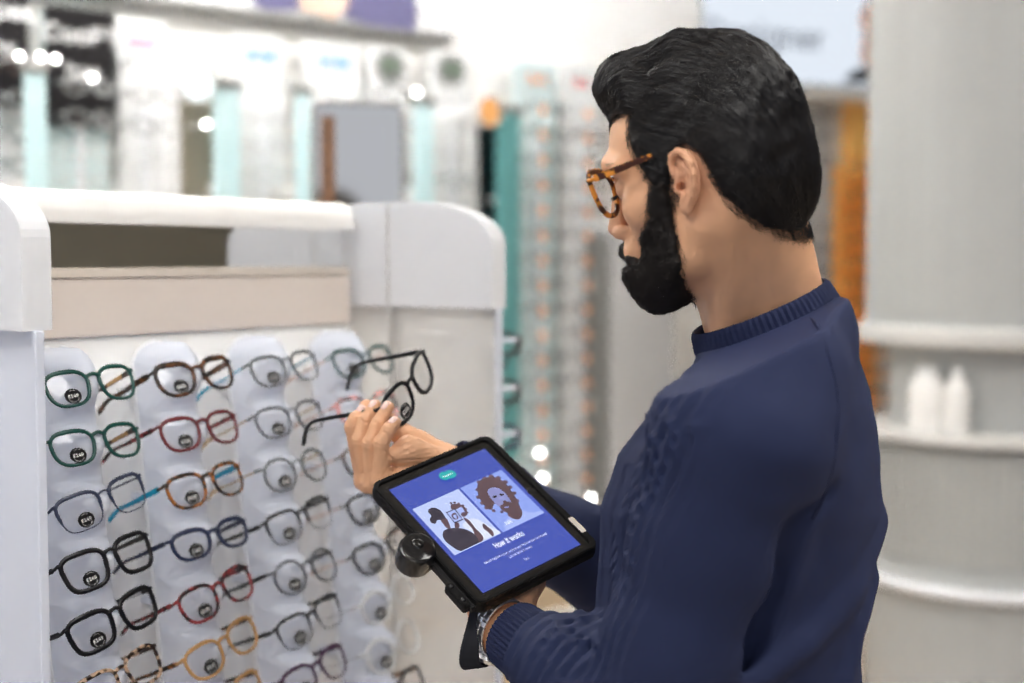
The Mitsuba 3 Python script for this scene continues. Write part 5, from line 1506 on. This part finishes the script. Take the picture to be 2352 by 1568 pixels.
# designer lightbox and the displays under it
ta, za = w2pos(1612, 178, .10); tb, _q = w2pos(2075, 190, .10)
ds = thing('lightbox_sign', 'glowing white lightbox sign with the word Designer and part of a face', 'sign')
part(ds, 'case', w2box(ta - .01, tb + .01, .0, .09, za - .012, 2.72, .004), 'rail_grey')
M2x = np.stack([V2, [0, 0, 1], N2w], 1)
part(ds, 'face', place(flat_poly(sbox(ta, za, tb, 2.70)), M2x, W2 + N2w * .101), 'screen_off', emitter=emit((.76, .83, .92)))
m = meshkit.text_mesh('Designer', .082, .002); tt_, zz_ = w2pos(1760, 80, .1)
m.apply_translation([-(m.bounds[0, 0] + m.bounds[1, 0]) / 2, -.041, 0]); part(ds, 'lettering', place(m, M2x, W2 + V2 * tt_ + N2w * .102 + np.array([0, 0, zz_])), 'sign_greyblue')
mat('sign_greyblue', (.05, .06, .09), .5)
def w2poly(pts, n):
    return place(flat_poly(Polygon(spline(np.c_[np.array([w2pos(*p, n) for p in pts]), np.zeros(len(pts))], 60, closed=True)[:, :2]).buffer(0)), M2x, W2 + N2w * n)
part(ds, 'portrait', w2poly([(1980, -60), (1995, -10), (1976, 40), (1984, 80), (1978, 115), (1985, 150), (2010, 168), (2060, 180), (2066, 60), (2064, -80), (2010, -110)], .103), 'portrait_skin')
mat('portrait_skin', srgb(205, 140, 105), .6)
part(ds, 'collar', w2poly([(1940, 183), (1965, 160), (1990, 158), (2010, 172), (2060, 178), (2066, 192), (2000, 190)], .104), 'sign_black')
ta2, za2 = w2pos(1700, 215, .03); tb2, _q = w2pos(1915, 215, .03)
kp = thing('glasses_rack', 'grey display panel of glasses under the lightbox sign', 'display rack')
part(kp, 'sheet', w2box(ta2, tb2, .0, .03, .60, za2, .004), 'panel_grey')
nr = 17
for i in range(nr):
    for j, px in enumerate((1780, 1885)):
        tq, zq = w2pos(px, 262, .1)
        pos = W2 + V2 * tq + N2w * .10 + np.array([0, 0, zq - i * .078])
        far_glasses(pos, V2, N2w, vv := ('grey', 'clear', 'silver', 'brown', 'black')[rngF.integers(5)], '%s glasses in the %s column under the lightbox sign, %s' % (WORDV[vv], ('left', 'right')[j], row_word(i, nr)), 'glasses on the grey panel under the lightbox')
ta3, za3 = w2pos(1952, 218, .05); tb3, _q = w2pos(2030, 218, .05)
ko = thing('glasses_rack', 'bright orange display panel beside the pillar', 'display rack')
part(ko, 'sheet', w2box(ta3 - .045, tb3, .0, .03, .60, za3 - .25, .004), 'panel_orange')
part(ko, 'header', w2box(ta3, tb3, .0, .05, za3 - .24, za3, .004), 'panel_orange')
mat('panel_orange', (1.0, .56, .16), .45)
mat('shelf_orange', (.98, .50, .13), .45)
for i in range(15):
    zq = za3 - .30 - i * .078
    sk_ = part(ko, 'shelf', w2box(ta3 - .04, tb3 - .01, .03, .12, zq - .006, zq, .002), 'shelf_orange')
    far_glasses(W2 + V2 * (tb3 - .085) + N2w * .15 + np.array([0, 0, zq + .024]), V2, N2w, ('black', 'brown')[i % 2], 'dark glasses on the orange rack, %s' % row_word(i, 15), 'glasses on the orange panel')
kt = thing('wall_shelf', 'long white shelf edge under the lightbox sign', 'shelf')
part(kt, 'shelf', w2box(.05, 4.0, .0, .16, za - .05, za - .02, .004), 'wall_white')
kc2 = thing('base_cabinet', 'beige base cabinet under the lightbox sign', 'cabinet')
part(kc2, 'body', w2box(.45, 3.6, .0, .40, .0, .50, .004), 'cabinet_beige'); part(kc2, 'top', w2box(.43, 3.6, .0, .43, .50, .56, .006), 'white_gloss')

# round pillar with shelves at the right
PC = np.array([P(2290, 784, 3.6)[0], P(2290, 784, 3.6)[1], 0])
mat('pillar_paint', proc(lambda p, n, uv: mix((.405, .412, .407), (.430, .437, .431), fbm(p.x * 60 + p.y * 40, p.y * 60 - p.x * 30, p.z * 1.2, octaves=2))), .42)
mat('slat_paint', (.47, .47, .455), .4)
mat('shelf_paint', (.62, .61, .59), .35)
pil = thing('pillar_display', 'round pale grey pillar with white shelves around its foot', 'pillar')
part(pil, 'shaft', place(lathe([(0, 1.36), (.325, 1.36), (.325, CEIL - .002), (0, CEIL - .002)], 72), np.eye(3), PC), 'pillar_paint', 40)
part(pil, 'shelf', place(lathe([(.25, 1.345), (.340, 1.345), (.347, 1.352), (.347, 1.385), (.340, 1.392), (.25, 1.392)], 72), np.eye(3), PC), 'shelf_paint', 40, label='upper round shelf')
part(pil, 'core', place(lathe([(0, .90), (.262, .90), (.262, 1.36), (0, 1.36)], 60), np.eye(3), PC), 'pillar_paint', 40)
part(pil, 'shelf', place(lathe([(.2, 1.110), (.338, 1.110), (.345, 1.115), (.345, 1.134), (.338, 1.139), (.2, 1.139)], 72), np.eye(3), PC), 'shelf_paint', 40, label='middle round shelf')
part(pil, 'drum', place(lathe([(0, .80), (.305, .80), (.305, 1.10), (0, 1.10)], 60), np.eye(3), PC), 'pillar_paint', 40)
for i in range(72):
    a = i / 72 * 2 * np.pi
    c_, s_ = math.cos(a), math.sin(a)
    if s_ < .35:
        part(pil, 'slat', place(box(.304, .314, -.007, .007, .83, 1.085, .002), np.array([[c_, -s_, 0], [s_, c_, 0], [0, 0, 1]]), PC), 'slat_paint')
part(pil, 'rail', place(lathe([(.30, .752), (.350, .752), (.355, .757), (.355, .769), (.350, .774), (.30, .774)], 72), np.eye(3), PC), 'steel_white', 40, label='thin round rail')
mat('steel_white', (.80, .81, .84), .25, metal=.3)
part(pil, 'foot', place(lathe([(0, 0), (.318, 0), (.318, .80), (0, .80)], 60), np.eye(3), PC), 'pillar_paint', 40)
for i, px in enumerate((2052, 2108, 2198)):
    ang = math.atan2(0, 0)
    q_ = P(px, 905, 3.36); ang = math.atan2(q_[1] - PC[1], q_[0] - PC[0]); rr_ = .302
    m = place(lathe([(0, 0), (.026, 0), (.030, .01), (.030, .10), (.024, .125), (.012, .135), (0, .137)], 24), np.eye(3), PC + np.array([math.cos(ang) * rr_, math.sin(ang) * rr_, 1.139]))
    k = thing('white_bottle', 'white rounded bottle on the pillar shelf, %s from the left' % ('first', 'second', 'third')[i], 'bottle', 'bottles on the pillar shelf')
    part(k, 'body', m, 'white_gloss', 40)
    part(k, 'cap', place(lathe([(0, 0), (.013, 0), (.013, .018), (0, .02)], 20), np.eye(3), PC + np.array([math.cos(ang) * rr_, math.sin(ang) * rr_, 1.276])), 'panel_white', 40)

# standing mirror behind the stand
km = thing('standing_mirror', 'grey rounded mirror standing behind the white canopy', 'mirror')
mc = P(824, 360, 3.05)
mv = np.array([.972, .235, 0]); mn = np.array([.235, -.972, 0])
MMx = np.stack([mv, [0, 0, 1], mn], 1)
hw_ = .092; 
part(km, 'glass', place(slab(rrect(-hw_, hw_, -.36, .110, .02), 0, .004), MMx, mc), 'mirror_grey', 30)
part(km, 'frame', place(slab(rrect(-hw_ - .006, hw_ + .006, -.366, .116, .025), -.015, -.0005, .003), MMx, mc), 'rail_grey', 30)
mat('mirror_grey', (.95, .85, .72), .06, metal=1.0)
mat('brown_reflection', srgb(128, 92, 66), .5)  # brown reflection in the standing mirror, built as a coloured strip
part(km, 'side_strip', place(slab(rrect(-hw_ + .012, -hw_ + .040, -.36, .085, .004), .005, .012), MMx, mc), 'brown_reflection', label='brown reflection made as a strip down the left side')
part(km, 'post', place(box(-.015, .015, -1.70, -.36, -.02, -.005), MMx, mc) if False else place(box(-.015, .015, -(mc[2] - .01), -.36, -.02, -.005), MMx, mc), 'rail_grey')
part(km, 'foot', place(lathe([(0, 0), (.14, 0), (.14, .012), (0, .015)], 40), np.eye(3), [mc[0], mc[1], 0]), 'rail_grey', 40)
# glasses on pegs beyond the far end panel
for i, (py, vr) in enumerate(((778, 'frame_black'), (888, 'frame_black'), (992, 'frame_navy'))):
    pos = P(1112, py, 2.30)
    xg = np.array([.92, .38, 0]); Mg = np.stack([xg, [0, 0, 1], np.cross(xg, [0, 0, 1])], 1); Mg[:, 2] = np.cross(Mg[:, 0], Mg[:, 1]); Mg /= np.linalg.norm(Mg, axis=0)
    k = make_glasses('eyeglasses', Mg @ Rotation.from_euler('x', -35, degrees=True).as_matrix(), pos, '%s pair of dark glasses on pegs at the edge of the far end panel' % ('top', 'middle', 'bottom')[i], 'glasses on pegs of the end panel', shape='soft', front=vr, temple=vr, sticker=False, rim=(.0030, .0026, .0024))
    part(stand, 'peg', gbox(.815, .95, .13, .138, pos[2] - .004, pos[2] + .004), 'acrylic')
